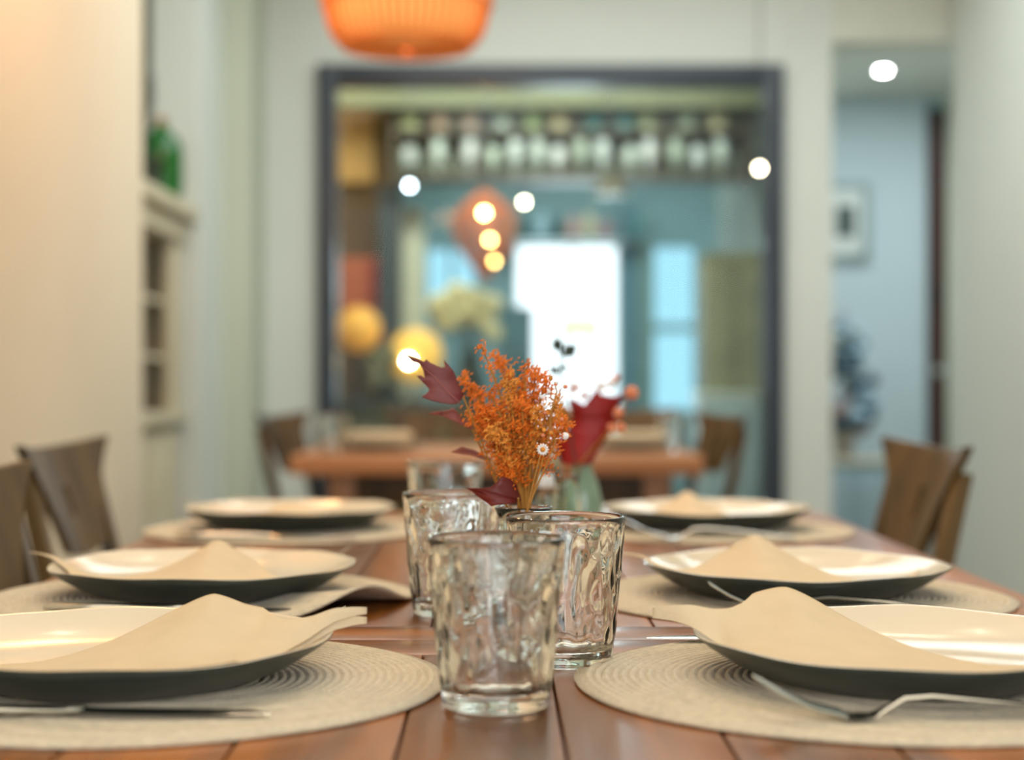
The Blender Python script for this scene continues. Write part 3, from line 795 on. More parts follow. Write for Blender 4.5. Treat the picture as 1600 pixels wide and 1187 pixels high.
def make_chair(m, lab, group, loc, rz):
    t = empty('dining_chair', lab, 'chair', loc, rz, group)
    bm = bmesh.new(); back_panel(bm, 0.845, 0.165, 0.45, 0.20); o = obj('backrest', bm, m, t, True, 35)
    bm = bmesh.new()
    # seat: shaped slab
    pts = []
    for k in range(40):
        a = 2*PI*k/40; ca, sa = math.cos(a), math.sin(a)
        x = 0.21*math.copysign(abs(ca)**0.45, ca); y = 0.205*math.copysign(abs(sa)**0.45, sa)*(1+0.10*x/0.21)
        pts.append((x+0.235, y))
    lo = [bm.verts.new((x*0.985+0.003, y*0.97, 0.435)) for x, y in pts]; mi = [bm.verts.new((x, y, 0.445)) for x, y in pts]
    hi = [bm.verts.new((x*0.99+0.002, y*0.98, 0.462)) for x, y in pts]; dish = [bm.verts.new(((x-0.235)*0.6+0.235, y*0.6, 0.455)) for x, y in pts]
    for a, b in ((lo, mi), (mi, hi), (hi, dish)):
        for i in range(40): bm.faces.new((a[i], a[(i+1) % 40], b[(i+1) % 40], b[i]))
    bm.faces.new(list(reversed(lo))); bm.faces.new(dish)
    obj('seat', bm, m, t)
    for sy in (-1, 1):
        bm = bmesh.new()
        # rear post, leaning back above the seat
        path = [(-0.015, sy*0.19, 0.0), (0.03, sy*0.185, 0.43), (-0.005, sy*0.175, 0.60), (-0.055, sy*0.165, 0.815)]
        rings = []
        for (x, y, z) in path:
            w_, d_ = (0.017, 0.012)
            rings.append([bm.verts.new((x-0.016+a*d_, y+b*w_, z)) for a, b in ((-1, -1), (1, -1), (1, 1), (-1, 1))])
        for a, b in zip(rings, rings[1:]):
            for i in range(4): bm.faces.new((a[i], a[(i+1) % 4], b[(i+1) % 4], b[i]))
        bm.faces.new(list(reversed(rings[0]))); bm.faces.new(rings[-1])
        bmesh.ops.bevel(bm, geom=bm.edges[:], offset=0.003, segments=1, affect='EDGES')
        ob = obj('leg', bm, m, t)
        bm = bmesh.new()
        tube(bm, [(p[0]-0.016, p[1]-sy*0.019, p[2]) for p in path[1:]], 0.005, 6); obj('metal_edge', bm, M_grey, ob)
        bm = bmesh.new()
        tube(bm, [(0.40, sy*0.165, 0.44), (0.43, sy*0.185, 0.0)], [0.019, 0.013], 10); obj('leg', bm, m, t)
        bm = bmesh.new(); tube(bm, [(0.0, sy*0.186, 0.22), (0.412, sy*0.177, 0.22)], 0.009, 8); obj('stretcher', bm, m, t)
    bm = bmesh.new(); tube(bm, [(0.415, -0.172, 0.26), (0.415, 0.172, 0.26)], 0.009, 8); obj('stretcher', bm, m, t)
    return t
gch = 'wooden dining chairs with flared backs'
ch = make_chair(M_chair, 'olive brown wooden chair cut by left edge, nearer of the left pair', gch, (-0.478, 1.68, 0), 0.0)
dup(ch, (-0.603, 2.55, 0), -0.03, 'olive brown wooden chair against the warm left wall, farther of the pair')
dup(ch, (0.580, 2.52, 0), PI+0.03, 'brown wooden chair with slotted flared back at the right table edge')
ch2 = make_chair(M_chair2, 'dark brown chair at the left end of the rear table', gch, (-0.575, 4.88, 0), -0.2)
dup(ch2, (0.585, 4.84, 0), PI+0.2, 'dark brown chair at the right end of the rear table')
dup(ch2, (X(692, 5.75), 5.75, 0), -PI/2, 'dark brown chair behind the rear table, left of the bouquets')
dup(ch2, (X(965, 5.75), 5.75, 0), -PI/2, 'dark brown chair behind the rear table, right of the crimson leaf')

# ------------------------------------------------------------------ rear table
RY0, RY1 = 4.37, 5.25
t = empty('dining_table', 'orange brown wooden table in the blurred background', 'table', (0, (RY0+RY1)/2, 0))
rx0, rx1 = X(452, RY0), X(1100, RY0); rw = (RY1-RY0)/6
for k in range(6):
    bm = bmesh.new(); bx(bm, (0, 0, 0), (rx1-rx0, rw-0.002, 0.05), None, 0.006)
    o = obj('plank', bm, M_table2, t); o.location = ((rx0+rx1)/2, -(RY1-RY0)/2+rw*(k+0.5), TZ-0.025)
for sx in (-1, 1):
    for sy in (-1, 1):
        bm = bmesh.new(); bx(bm, (0, 0, 0), (0.07, 0.07, 0.70), None, 0.006); o = obj('leg', bm, M_table2, t); o.location = (sx*0.42, sy*0.34, 0.35)
for sy in (-1, 1):
    bm = bmesh.new(); bx(bm, (0, 0, 0), (0.77, 0.03, 0.09), None, 0.004); o = obj('apron', bm, M_chair2, t); o.location = (0, sy*0.35, 0.655)
def stack(px, Y, w_, lab):
    x = X(px, Y)
    t = empty('place_setting_plate', lab, 'plate', (x, Y, TZ+0.0005))
    bm = bmesh.new(); lathe(bm, [(0.06, 0.0), (0.08, 0.001), (w_, 0.022), (w_-0.002, 0.024), (0.08, 0.006), (0.001, 0.005)], 40, cap0=True, cap1=True)
    obj('plate_body', bm, M_pout, t)
    n = empty('napkin', lab.replace('plate', 'napkin').replace('dark', 'thick folded beige'), 'napkin', (x, Y, TZ+0.0075))
    for k in range(3):
        bm = bmesh.new(); bx(bm, (0, 0, 0), (0.19-0.008*k, 0.15, 0.0135), None, 0.005); o = obj('fold', bm, M_nap, n)
        o.location = (0.004*k, 0, 0.0075+0.0145*k); o.rotation_euler.z = 0.06*k
stack(590, 4.75, 0.13, 'dark plate on the left half of the rear table')
stack(985, 4.75, 0.13, 'dark plate on the right half of the rear table')
o = link('tumbler', g2, None); o.location = (X(1050, 4.7), 4.7, TZ+0.0005); tag(o, 'blurred clear tumbler at right end of the rear table', 'glass')
o = link('tumbler', g2, None); o.location = (X(520, 4.6), 4.6, TZ+0.0005); tag(o, 'blurred clear tumbler at left end of the rear table', 'glass')

# ------------------------------------------------------------------ hutch at left
HZ = Z(325, 6.1)
hx = -1.16
t = empty('hutch_cabinet', 'cream painted glazed hutch in the left wall recess', 'cabinet', (-1.38, 5.52, 0))
def hb(name, x0, x1, y0, y1, z0, z1, m, par=t, bev=0.003):
    return box(name, x0+1.38, x1+1.38, y0-5.52, y1-5.52, z0, z1, m, par, bev)
hb('base_body', -1.60, hx-0.02, 4.95, 6.09, 0.0, 0.80, M_cabw)
hb('counter', -1.60, hx+0.02, 4.94, 6.10, 0.80, 0.84, M_cabw)
hb('back_panel', -1.60, -1.58, 4.95, 6.09, 0.84, HZ-0.1, mat('hutch_back', (150, 144, 118), 0.7))
hb('side_panel', -1.58, hx, 6.05, 6.09, 0.84, HZ-0.1, M_cabw)
hb('side_panel', -1.58, hx, 4.95, 4.99, 0.84, HZ-0.1, M_cabw)
hb('stile', hx-0.03, hx, 5.90, 6.05, 0.84, HZ-0.1, M_cabw)
for zz in (1.02, 1.22):
    hb('shelf', -1.58, hx-0.03, 4.99, 6.05, zz, zz+0.02, M_cabw)
hb('cornice', -1.60, hx+0.02, 4.93, 6.10, HZ-0.13, HZ-0.05, M_cabw, bev=0.012)
hb('cornice', -1.60, hx+0.055, 4.92, 6.115, HZ-0.05, HZ, M_cabw, bev=0.015)
for k in range(2):
    d = hb('door', hx-0.02, hx, 4.99+0.53*k, 5.49+0.53*k, 0.06, 0.76, M_cabw)
    bm = bmesh.new(); bx(bm, (0.012, 0, 0), (0.008, 0.36, 0.52), None, 0.004); obj('raised_panel', bm, M_cabw, d)
    bm = bmesh.new(); ball(bm, (0.025, 0.20*(1 if k == 0 else -1), 0.05), 0.014); obj('knob', bm, M_steel, d)
cols = [(90, 104, 98), (164, 130, 90), (210, 200, 180), (70, 96, 110), (150, 140, 120), (60, 74, 60)]
k = 0
for zz in (0.84, 1.04, 1.24):
    for yy in (5.25, 5.42, 5.58, 5.74):
        bm = bmesh.new(); r = random.uniform(0.035, 0.05); h = random.uniform(0.09, 0.14)
        lathe(bm, [(r*0.7, 0), (r, 0.01), (r*1.05, h*0.5), (r*0.6, h*0.8), (r*0.7, h)], 20, cap0=True, cap1=True)
        o = obj('jar', bm, mat('jar_glaze', cols[k % 6], 0.4)); o.location = (-1.30, yy, zz+0.001); k += 1
        tag(o, ['grey green', 'tan', 'cream', 'slate blue', 'taupe', 'dark green'][(k-1) % 6]+' jar on %s hutch shelf' % {0.84: 'the lowest', 1.04: 'the middle', 1.24: 'the top'}[zz], 'jar', 'jars on %s hutch shelf' % {0.84: 'lowest', 1.04: 'middle', 1.24: 'top'}[zz])
# green demijohn and leafy plant on the hutch
yb = 5.90
t = empty('green_bottle', 'bright green round glass bottle on top of the left hutch', 'bottle', (-1.20, yb, HZ+0.001))
bm = bmesh.new(); R = 0.078
lathe(bm, [(0.05, 0), (0.072, 0.006), (R, 0.05), (R, 0.17), (0.07, 0.22), (0.03, 0.255), (0.022, 0.262), (0.022, 0.27), (0.027, 0.275)], 32, cap0=True, cap1=True)
obj('bottle_body', bm, M_green, t)
bm = bmesh.new(); lathe(bm, [(0.017, 0.27), (0.02, 0.30)], 16, cap0=True, cap1=True); obj('cork', bm, M_stem, t)
t = empty('dark_green_stem_plant', 'dark green tall plant on the hutch behind the green bottle', 'plant', (-1.21, 5.66, HZ+0.001))
bm = bmesh.new(); lathe(bm, [(0.05, 0), (0.07, 0.12), (0.065, 0.12), (0.001, 0.1)], 20, cap0=True, cap1=True); obj('pot', bm, M_dgreen, t)
for k in range(9):
    bm = bmesh.new(); a = k*0.7; q = Vector((0.04*math.cos(a), 0.04*math.sin(a), 0.35+0.06*k))
    tube(bm, bez((0, 0, 0.1), (0, 0, 0.35), q, 6), [0.006, 0.012, 0.02, 0.022, 0.018, 0.010, 0.002], 6); obj('leaf', bm, M_dgreen, t)

# ------------------------------------------------------------------ pendant lamp over the middle of the room
M_rat = mat('glowing_rattan', (244, 176, 112), 0.6, emit=(255, 176, 90), es=0.55, var=0.1)
M_ratd = mat('rattan_rib', (214, 120, 56), 0.6, emit=(250, 140, 60), es=0.15, var=0.15)
M_bulb = mat('bulb', (255, 230, 190), 0.4, emit=(255, 226, 170), es=26, var=0)
YP = 3.9; cxp = X(636, YP); zb = Z(76, YP); RP = 0.203
t = empty('pendant_lamp', 'glowing orange ribbed pendant lamp hanging at the top of the picture', 'lamp', (cxp, YP, zb))
bm = bmesh.new()
prof = [(0.012, -0.004), (0.09, 0.0), (0.138, 0.007), (0.166, 0.022), (0.180, 0.05), (0.191, 0.10), (0.203, 0.16), (0.195, 0.24), (0.15, 0.31), (0.09, 0.35), (0.05, 0.36)]
lathe(bm, prof, 64); o = obj('shade', bm, M_rat, t)
s = o.modifiers.new('thickness', 'SOLIDIFY'); s.thickness = 0.002
bm = bmesh.new()
for k in range(56):
    a = 2*PI*k/56
    tube(bm, [((r+0.003)*math.cos(a), (r+0.003)*math.sin(a), z) for r, z in prof], 0.0035, 4)
o = obj('ribs', bm, M_ratd, t); o['kind'] = 'stuff'
for (r, z) in ((0.152, 0.005), (0.198, 0.10), (0.052, 0.36)):
    bm = bmesh.new(); n = 48
    tube(bm, [(r*math.cos(2*PI*i/n), r*math.sin(2*PI*i/n), z) for i in range(n+1)], 0.005, 6, False); obj('ring', bm, M_ratd, t)
bm = bmesh.new(); tube(bm, [(0, 0, 0.2), (0, 0, CH-zb)], 0.004, 6); obj('cord', bm, M_frame, t)
bm = bmesh.new(); ball(bm, (0, 0, 0.17), 0.03); obj('bulb', bm, M_bulb, t)
point('pendant_light', (cxp, YP, zb+0.12), 4, WARM, 0.08)

# ------------------------------------------------------------------ ceiling downlights
M_led = mat('downlight_lens', (255, 255, 255), 0.4, emit=(250, 252, 255), es=60, var=0)
M_ledw = mat('downlight_lens_warm', (255, 240, 210), 0.4, emit=(255, 238, 200), es=60, var=0)
M_ledt = mat('downlight_lens_table', (255, 240, 210), 0.4, emit=(255, 236, 205), es=90, var=0)
def downlight(x, y, z, r, m, lab, group=None):
    t = empty('ceiling_downlight', lab, 'ceiling light', (x, y, z), 0, group)
    bm = bmesh.new(); lathe(bm, [(r*1.0, -0.012), (r*1.7, -0.012), (r*1.75, -0.004), (r*1.6, 0.0)], 24); obj('trim_ring', bm, M_white, t)
    bm = bmesh.new(); lathe(bm, [(r, -0.014), (r*1.02, -0.002)], 20, cap0=True, cap1=True); obj('lens', bm, m, t)
yc = (2.66-CZ)*FP/(596-107)
downlight(X(1380, yc), yc, 2.66, 0.030, M_led, 'round white downlight in the corridor ceiling at right')
for k, (x, y) in enumerate([(-0.55, 3.3), (0.55, 3.3), (0.55, 4.4), (0.0, 4.3), (0.9, 3.7), (-0.2, 3.5), (0.25, 3.6)]):
    downlight(x, y, CH, 0.03, M_ledt, 'small warm downlight in the dining room ceiling above the picture', 'dining room ceiling downlights')

# ------------------------------------------------------------------ corridor things
Yq = 9.97
t = empty('picture_frame', 'small grey framed picture on the corridor wall at right', 'picture', (X(1326, Yq), Yq, Z(348, Yq)))
s = Yq/FP
def pf(name, w_, h_, y0, y1, m, dx=0, dz=0):
    bm = bmesh.new(); bx(bm, (dx, (y0+y1)/2, dz), (w_, y1-y0, h_), None, 0.004); obj(name, bm, m, t)
pf('outer_frame', 66*s, 124*s, -0.012, 0.028, mat('grey_frame', (128, 146, 146), 0.5))
pf('mount', 48*s, 100*s, -0.020, -0.012, mat('mount_card', (206, 212, 206), 0.8), -4*s)
pf('print', 30*s, 50*s, -0.026, -0.020, mat('dark_print', (70, 82, 78), 0.7, var=0.4, scale=30), -6*s, 2*s)
Yk = 9.5
t = empty('corridor_cabinet', 'pale blue grey low cabinet against the corridor wall', 'cabinet', (X(1325, Yk), Yk, 0))
sk = Yk/FP; cz0 = Z(715, Yk)
bm = bmesh.new(); bx(bm, (0, 0, cz0/2), (0.46, 0.35, cz0-0.03), None, 0.006); obj('body', bm, mat('blue_grey_paint', (140, 162, 168), 0.5), t)
bm = bmesh.new(); bx(bm, (0, 0, cz0-0.012), (0.50, 0.39, 0.024), None, 0.006); obj('top', bm, M_cabw, t)
for k in (-1, 1):
    bm = bmesh.new(); bx(bm, (k*0.115, -0.18, cz0*0.5), (0.20, 0.014, cz0*0.75), None, 0.004); d_ = obj('door', bm, mat('door_paint', (150, 170, 176), 0.5), t)
    bm = bmesh.new(); ball(bm, (k*0.03, -0.195, cz0*0.55), 0.01); obj('knob', bm, M_steel, d_)
t = empty('leafy_arrangement', 'dark teal and white leafy arrangement standing on the corridor cabinet', 'plant', (X(1318, Yk), Yk, cz0+0.001))
bm = bmesh.new(); lathe(bm, [(0.05, 0), (0.07, 0.10), (0.08, 0.16), (0.075, 0.16), (0.001, 0.14)], 20, cap0=True, cap1=True); obj('pot', bm, mat('taupe_pot', (150, 140, 128), 0.5), t)
H_ = (715-480)*sk
mt_ = [mat('teal_leaves', (30, 66, 78), 0.6, var=0.3), mat('silver_leaves', (150, 176, 190), 0.6, var=0.2), mat('olive_leaves', (120, 116, 84), 0.6, var=0.2), mat('brick_leaves', (120, 90, 78), 0.6)]
for k in range(60):
    f = random.random(); z = 0.16+f*(H_-0.2); rad = (0.20*(1-f)**0.6+0.02)
    a = random.uniform(0, 2*PI); q = Vector((rad*math.cos(a)*random.uniform(0.4, 1), rad*math.sin(a)*0.6, z))
    bm = bmesh.new(); ball(bm, q, 0.035+0.02*(1-f), 1, (1.2, 0.6, 0.9), 0.5)
    mi = 0 if random.random() < 0.55 else (1 if random.random() < 0.6 else (2 if f > 0.7 else 3))
    obj('leaf_tuft', bm, mt_[mi], t)
bm = bmesh.new(); tube(bm, [(0, 0, 0.12), (0, 0, H_)], [0.012, 0.004], 6); obj('stem', bm, M_stem, t)

# ------------------------------------------------------------------ bar room
Yb = 8.3
box('trim_3', X(512, Yb), 1.30, Yb, Yb+0.12, Z(166, Yb), Z(128, Yb), mat('olive_beam', (98, 100, 70), 0.6), kind='structure', bev=0.004)
Ys = 8.6
sx0, sx1 = X(612, Ys), 1.29
z1, z2, z0 = Z(206, Ys), Z(277, Ys), Z(160, Ys)
t = empty('hanging_glass_shelf', 'long dark hanging bar shelf with two rows of glasses', 'shelf', ((sx0+sx1)/2, Ys, z2))
ccx = (sx0+sx1)/2
M_sh = mat('shelf_dark', (84, 74, 58), 0.5, var=0.15)
M_shb = mat('shelf_back', (112, 118, 104), 0.6, var=0.25, scale=4)
for zz in (z1, z2):
    bm = bmesh.new(); bx(bm, (0, 0, zz-z2-0.012), (sx1-sx0, 0.26, 0.024), None, 0.003); obj('shelf_board', bm, M_sh, t)
bm = bmesh.new(); bx(bm, (0, 0.125, (z0-z2)/2+0.03), (sx1-sx0, 0.012, z0-z2+0.08), None, 0.002); obj('back_panel', bm, M_shb, t)
for k in range(5):
    bm = bmesh.new(); bx(bm, (-(sx1-sx0)/2+0.01+k*(sx1-sx0-0.02)/4, 0, (2.80-z2)/2), (0.02, 0.20, 2.80-z2), None, 0.002); obj('upright', bm, M_sh, t)
gcol = [(218, 226, 222), (208, 218, 210), (230, 234, 232), (200, 212, 194)]
r1col = [(196, 200, 140), (204, 170, 140), (208, 180, 160), (190, 204, 196), (170, 190, 130), (214, 196, 150), (30, 120, 120), (60, 130, 130), (176, 186, 140), (160, 176, 150), (214, 204, 160)]
def gob(px, zb_, h, r, col, lab, cat, group, Y=Ys, name='goblet', shape=0):
    sp_ = (sx1-sx0-0.02)/4; m_ = (X(px, Y)-sx0-0.01) % sp_
    if m_ < r+0.012: px += (r+0.013-m_)*FP/Y
    elif sp_-m_ < r+0.012: px -= (r+0.013-(sp_-m_))*FP/Y
    bm = bmesh.new()
    if shape == 0:
        lathe(bm, [(r*0.75, 0), (r*0.15, 0.006), (r*0.12, h*0.35), (r*0.7, h*0.45), (r, h*0.65), (r*0.85, h)], 16, cap0=True, cap1=True)
    elif shape == 1:
        lathe(bm, [(r*0.8, 0), (r, 0.01), (r, h)], 16, cap0=True, cap1=True)
    else:
        lathe(bm, [(r, 0), (r, h*0.6), (r*0.4, h*0.75), (r*0.35, h)], 16, cap0=True, cap1=True)
    o = obj(name, bm, col); o.location = (X(px, Y), Y-0.03, zb_+0.0005)
    return tag(o, lab, cat, group)
gm = [mat('milky_glass', c, 0.2, var=0.05) for c in gcol]
r1m = [mat('upper_row_glaze', c, 0.3, var=0.05) for c in r1col]
ORD = ['first', 'second', 'third', 'fourth', 'fifth', 'sixth', 'seventh', 'eighth', 'ninth', 'tenth', 'eleventh', 'twelfth', 'thirteenth', 'fourteenth']
JC = ['yellow green', 'tan pink', 'dusty pink', 'pale grey', 'olive green', 'straw yellow', 'dark teal', 'teal', 'sage', 'grey green', 'sand']
for k in range(11):
    px = 640+k*48
    gob(px, z1, 0.10, 0.045, r1m[k], '%s jar on the upper row of the hanging bar shelf, %s from the left' % (JC[k], ORD[k]), 'jar', 'jars on the upper bar shelf row', name='jar', shape=1)
for k, px in enumerate([640, 685, 735, 770, 805, 840, 872, 904, 940, 985, 1020, 1055, 1090, 1125]):
    gob(px, z2, 0.185 if k % 3 else 0.15, 0.037, gm[k % 4], 'pale goblet on the lower row of the hanging bar shelf, %s from the left' % ORD[k], 'glass', 'goblets on the lower bar shelf row')
# tan panel, red poster, dark post and cream pillar at left
Yt = 8.8
def bpart(name, x0, x1, y0, y1, m, lab, cat, Y=Yt, th=0.05, floor=False, kind=None):
    zz0 = 0.0 if floor else Z(y1, Y)
    o = box(name, X(x0, Y), X(x1, Y), Y, Y+th, zz0, Z(y0, Y), m, None, 0.004)
    if kind: o['kind'] = kind
    else: tag(o, lab, cat)
    return o
box('wall_bar_partition', -1.15, X(612, 8.95), 8.95, 9.0, 0, 2.8, M_brn, kind='structure')
o = bpart('wall_panel', 524, 584, 170, 285, mat('tan_panel', (206, 160, 92), 0.6), 'golden tan panel hanging high at the left in the glazed room', 'panel', 8.88)
o = bpart('wall_poster', 533, 602, 402, 486, mat('orange_red_poster', (206, 110, 70), 0.6), 'orange red poster on the brown wall beyond the glass', 'poster', 8.91, 0.02)
bm = bmesh.new(); bx(bm, (0.075, -0.014, 0), (0.07, 0.006, 0.24), None, 0.002); obj('red_stripe', bm, mat('deep_red', (168, 30, 24), 0.6), o)
box('trim_4', X(590, 8.7), X(626, 8.7), 8.7, 8.82, 0, 1.96, mat('dark_teal_post', (54, 64, 68), 0.5), kind='structure')
box('trim_5', X(628, 8.9), X(662, 8.9), 8.9, 9.02, 0, Z(325, 8.9), mat('cream_pillar', (204, 204, 180), 0.6), kind='structure')
# counter
YC = 8.1
t = empty('bar_counter', 'dark olive brown counter beyond the glazed opening', 'counter', (X(650, YC), YC, 0))
cw = X(800, YC)-X(505, YC); cz = Z(628, YC)
bm = bmesh.new(); bx(bm, (0, 0.2, (cz-0.04)/2), (cw-0.06, 0.4, cz-0.04), None, 0.004); obj('body', bm, mat('olive_front', (104, 98, 66), 0.6, var=0.2), t)
bm = bmesh.new(); bx(bm, (0, 0.2, cz-0.02), (cw, 0.46, 0.04), None, 0.006); obj('worktop', bm, mat('dark_worktop', (70, 72, 54), 0.4), t)
for k in range(4):
    bm = bmesh.new(); bx(bm, (-cw/2+0.16+k*0.20, -0.01, cz/2), (0.17, 0.02, cz*0.7), None, 0.004); obj('front_panel', bm, mat('olive_panel', (118, 110, 74), 0.6, var=0.2), t)
# yellow lamps on the counter
M_ylw = mat('yellow_shade', (240, 196, 96), 0.6, emit=(255, 190, 84), es=0.55, var=0.1)
M_ylw2 = mat('yellow_shade_dim', (226, 170, 76), 0.6, emit=(245, 160, 50), es=0.30, var=0.1)
def table_lamp(px, py, Y, r, m, lab, es):
    zc = Z(py, Y)
    t = empty('table_lamp', lab, 'lamp', (X(px, Y), Y, cz+0.0005))
    bm = bmesh.new(); lathe(bm, [(0.06, 0), (0.06, 0.012), (0.012, 0.02), (0.012, max(0.03, zc-cz-r*0.8))], 20, cap0=True, cap1=True); obj('base', bm, M_frame, t)
    bm = bmesh.new(); ball(bm, (0, 0, zc-cz), r, 3); o = obj('globe_shade', bm, m, t)
    if es:
        bm = bmesh.new(); ball(bm, (-0.03, -r*1.0, zc-cz-0.03), 0.016, 2); obj('bulb', bm, mat('bulb_bright', (255, 240, 200), 0.4, emit=(255, 240, 205), es=80, var=0), t)
table_lamp(650, 555, 8.40, 0.135, M_ylw, 'yellow globe table lamp with a bright bulb on the bar counter', True)
table_lamp(560, 515, 8.42, 0.115, M_ylw2, 'dimmer yellow globe lamp at the left end of the bar counter', False)
# olive chair-like bush below at left; cream hydrangeas
YH = 8.40
t = empty('cream_flower_arrangement', 'pale cream flower heads in a dark vase on the bar counter', 'flowers', (X(735, YH), YH-0.02, cz+0.0005))
bm = bmesh.new(); lathe(bm, [(0.05, 0), (0.08, 0.08), (0.06, 0.16), (0.045, 0.2), (0.06, 0.24)], 24, cap0=True, cap1=True); obj('vase_body', bm, M_dgreen, t)
for (px, py, r) in [(690, 478, 0.07), (716, 462, 0.075), (742, 470, 0.07), (765, 478, 0.06), (700, 500, 0.06), (730, 492, 0.07), (755, 500, 0.055), (770, 520, 0.045)]:
    q = P(px, py, YH)-Vector(t.location); bm = bmesh.new(); ball(bm, q, r, 2, jit=0.5); h_ = obj('flower_head', bm, mat('cream_petals', (222, 212, 160), 0.7, var=0.15), t)
    bm = bmesh.new(); tube(bm, bez((0, 0, 0.22), (q.x*0.4, q.y, q.z*0.7), q, 5), 0.006, 5); obj('stem', bm, M_dgreen, t)
# teardrop pendant with three bulbs
YT = 8.0
zt, zbt = Z(300, YT), Z(432, YT)
t = empty('teardrop_pendant', 'copper wire teardrop pendant with three bulbs beyond the glass', 'lamp', (X(757, YT), YT, zbt))
M_cop = mat('copper_rattan', (190, 112, 74), 0.5, var=0.15, emit=(200, 100, 60), es=0.12)
hh = zt-zbt; rr = 0.145
prof = [(0.03+0.0*i, 0) if i == 0 else (rr*math.sin(PI*min(1, (i/14)**0.8*0.5+0.0) if i <= 14 else 0), hh*0.6*i/14) for i in range(15)]
prof = [(max(0.03, rr*math.sin((PI/2)*(i/12)**0.9)), hh*0.62*i/12) for i in range(13)]+[(rr*math.cos((PI/2)*(i/6))+0.02*(i/6), hh*0.62+hh*0.38*i/6) for i in range(1, 7)]
bm = bmesh.new()
for k in range(20):
    a = 2*PI*k/20; tube(bm, [(r*math.cos(a), r*math.sin(a), z) for r, z in prof], 0.006, 4)
for (r, z) in prof[::2]:
    tube(bm, [(r*math.cos(2*PI*i/24), r*math.sin(2*PI*i/24), z) for i in range(25)], 0.005, 4, False)
o = obj('wire_shade', bm, M_cop, t); o['kind'] = 'stuff'
bm = bmesh.new(); tube(bm, [(0, 0, 0.08), (0, 0, 2.80-zbt)], 0.005, 6); obj('cord', bm, M_frame, t)
for (px, py, e, r) in ((757, 338, 80, 0.013), (766, 379, 42, 0.012), (773, 412, 22, 0.012)):
    q = P(px, py, YT)-Vector(t.location); q.y -= 0.16; q.x *= 0.98; bm = bmesh.new(); ball(bm, q, r, 2); obj('bulb', bm, mat('filament_bulb', (255, 220, 160), 0.4, emit=(255, 206, 120), es=e, var=0), t)
# dark small pendant
YQ = 8.2
t = empty('small_dark_pendant', 'small dark bell pendant below the bar shelf', 'lamp', (X(955, YQ), YQ, Z(305, YQ)))
bm = bmesh.new(); lathe(bm, [(0.09, 0), (0.085, 0.03), (0.05, 0.075), (0.02, 0.1), (0.012, 0.12)], 24, cap0=True, cap1=True); obj('bell_shade', bm, mat('dark_bronze', (78, 72, 52), 0.4), t)
bm = bmesh.new(); tube(bm, [(0, 0, 0.11), (0, 0, 2.80-Z(305, YQ))], 0.005, 6); obj('cord', bm, M_frame, t)
# bar room downlights (seen as pale discs); the rightmost imitates a reflection on the frame
for (px, py, m, Y, lab) in ((640, 290, M_led, 8.20, 'pale bluish bulb beside the hanging bar shelf, left one'), (819, 316, M_ledw, 8.25, 'pale round bulb hanging right of the copper pendant'), (1187, 263, M_ledw, 7.0, 'cream glowing ball imitating a reflection at the right edge of the glazed opening')):
    t = empty('bulb_and_reflection', lab, 'lamp', (X(px, Y-0.12), Y-0.12, Z(py, Y-0.12)))
    bm = bmesh.new(); ball(bm, (0, 0, 0), 0.011, 2); obj('bulb', bm, mat('bulb_and_reflection_glow', (255, 250, 235), 0.4, emit=((225, 238, 255) if px < 700 else (255, 240, 205)), es=36, var=0), t)  # the rightmost is a ball imitating a reflection, not a bulb
    bm = bmesh.new(); lathe(bm, [(0.009, 0.014), (0.011, 0.05), (0.004, 0.055)], 12, cap0=True, cap1=True); obj('socket', bm, M_frame, t)  # the rightmost socket is added with the imitated reflection
    bm = bmesh.new(); tube(bm, [(0, 0, 0.05), (0, 0, (2.80 if Y > 7.2 else CH)-Z(py, Y-0.12))], 0.003, 5); obj('cord', bm, M_frame, t)  # the rightmost cord is added with the imitated reflection
# door trims and dark box before the doorway
box('trim_6', X(972, 12.3), X(998, 12.3), 12.35, 12.46, 0, 2.25, mat('teal_door_frame', (78, 120, 130), 0.5), kind='structure')
box('trim_7', X(1002, 12.3), X(1016, 12.3), 12.35, 12.46, 0, 2.2, mat('grey_green_door_frame', (120, 150, 140), 0.5), kind='structure')
t = empty('dark_teal_cabinet', 'dark teal upright cabinet left of the bright doorway', 'cabinet', (X(806, 11.5), 11.5, 0))
hcab = Z(478, 11.5)
bm = bmesh.new(); bx(bm, (0, 0, hcab/2), (0.24, 0.3, hcab-0.02), None, 0.006); obj('body', bm, mat('dark_teal_paint', (54, 92, 92), 0.5), t)
for k in range(3):
    bm = bmesh.new(); bx(bm, (0, -0.155, hcab*(0.18+0.31*k)), (0.20, 0.012, hcab*0.26), None, 0.004); d_ = obj('drawer', bm, mat('teal_front', (62, 104, 104), 0.5), t)
    bm = bmesh.new(); ball(bm, (0, -0.17, hcab*(0.18+0.31*k)), 0.012); obj('knob', bm, M_steel, d_)
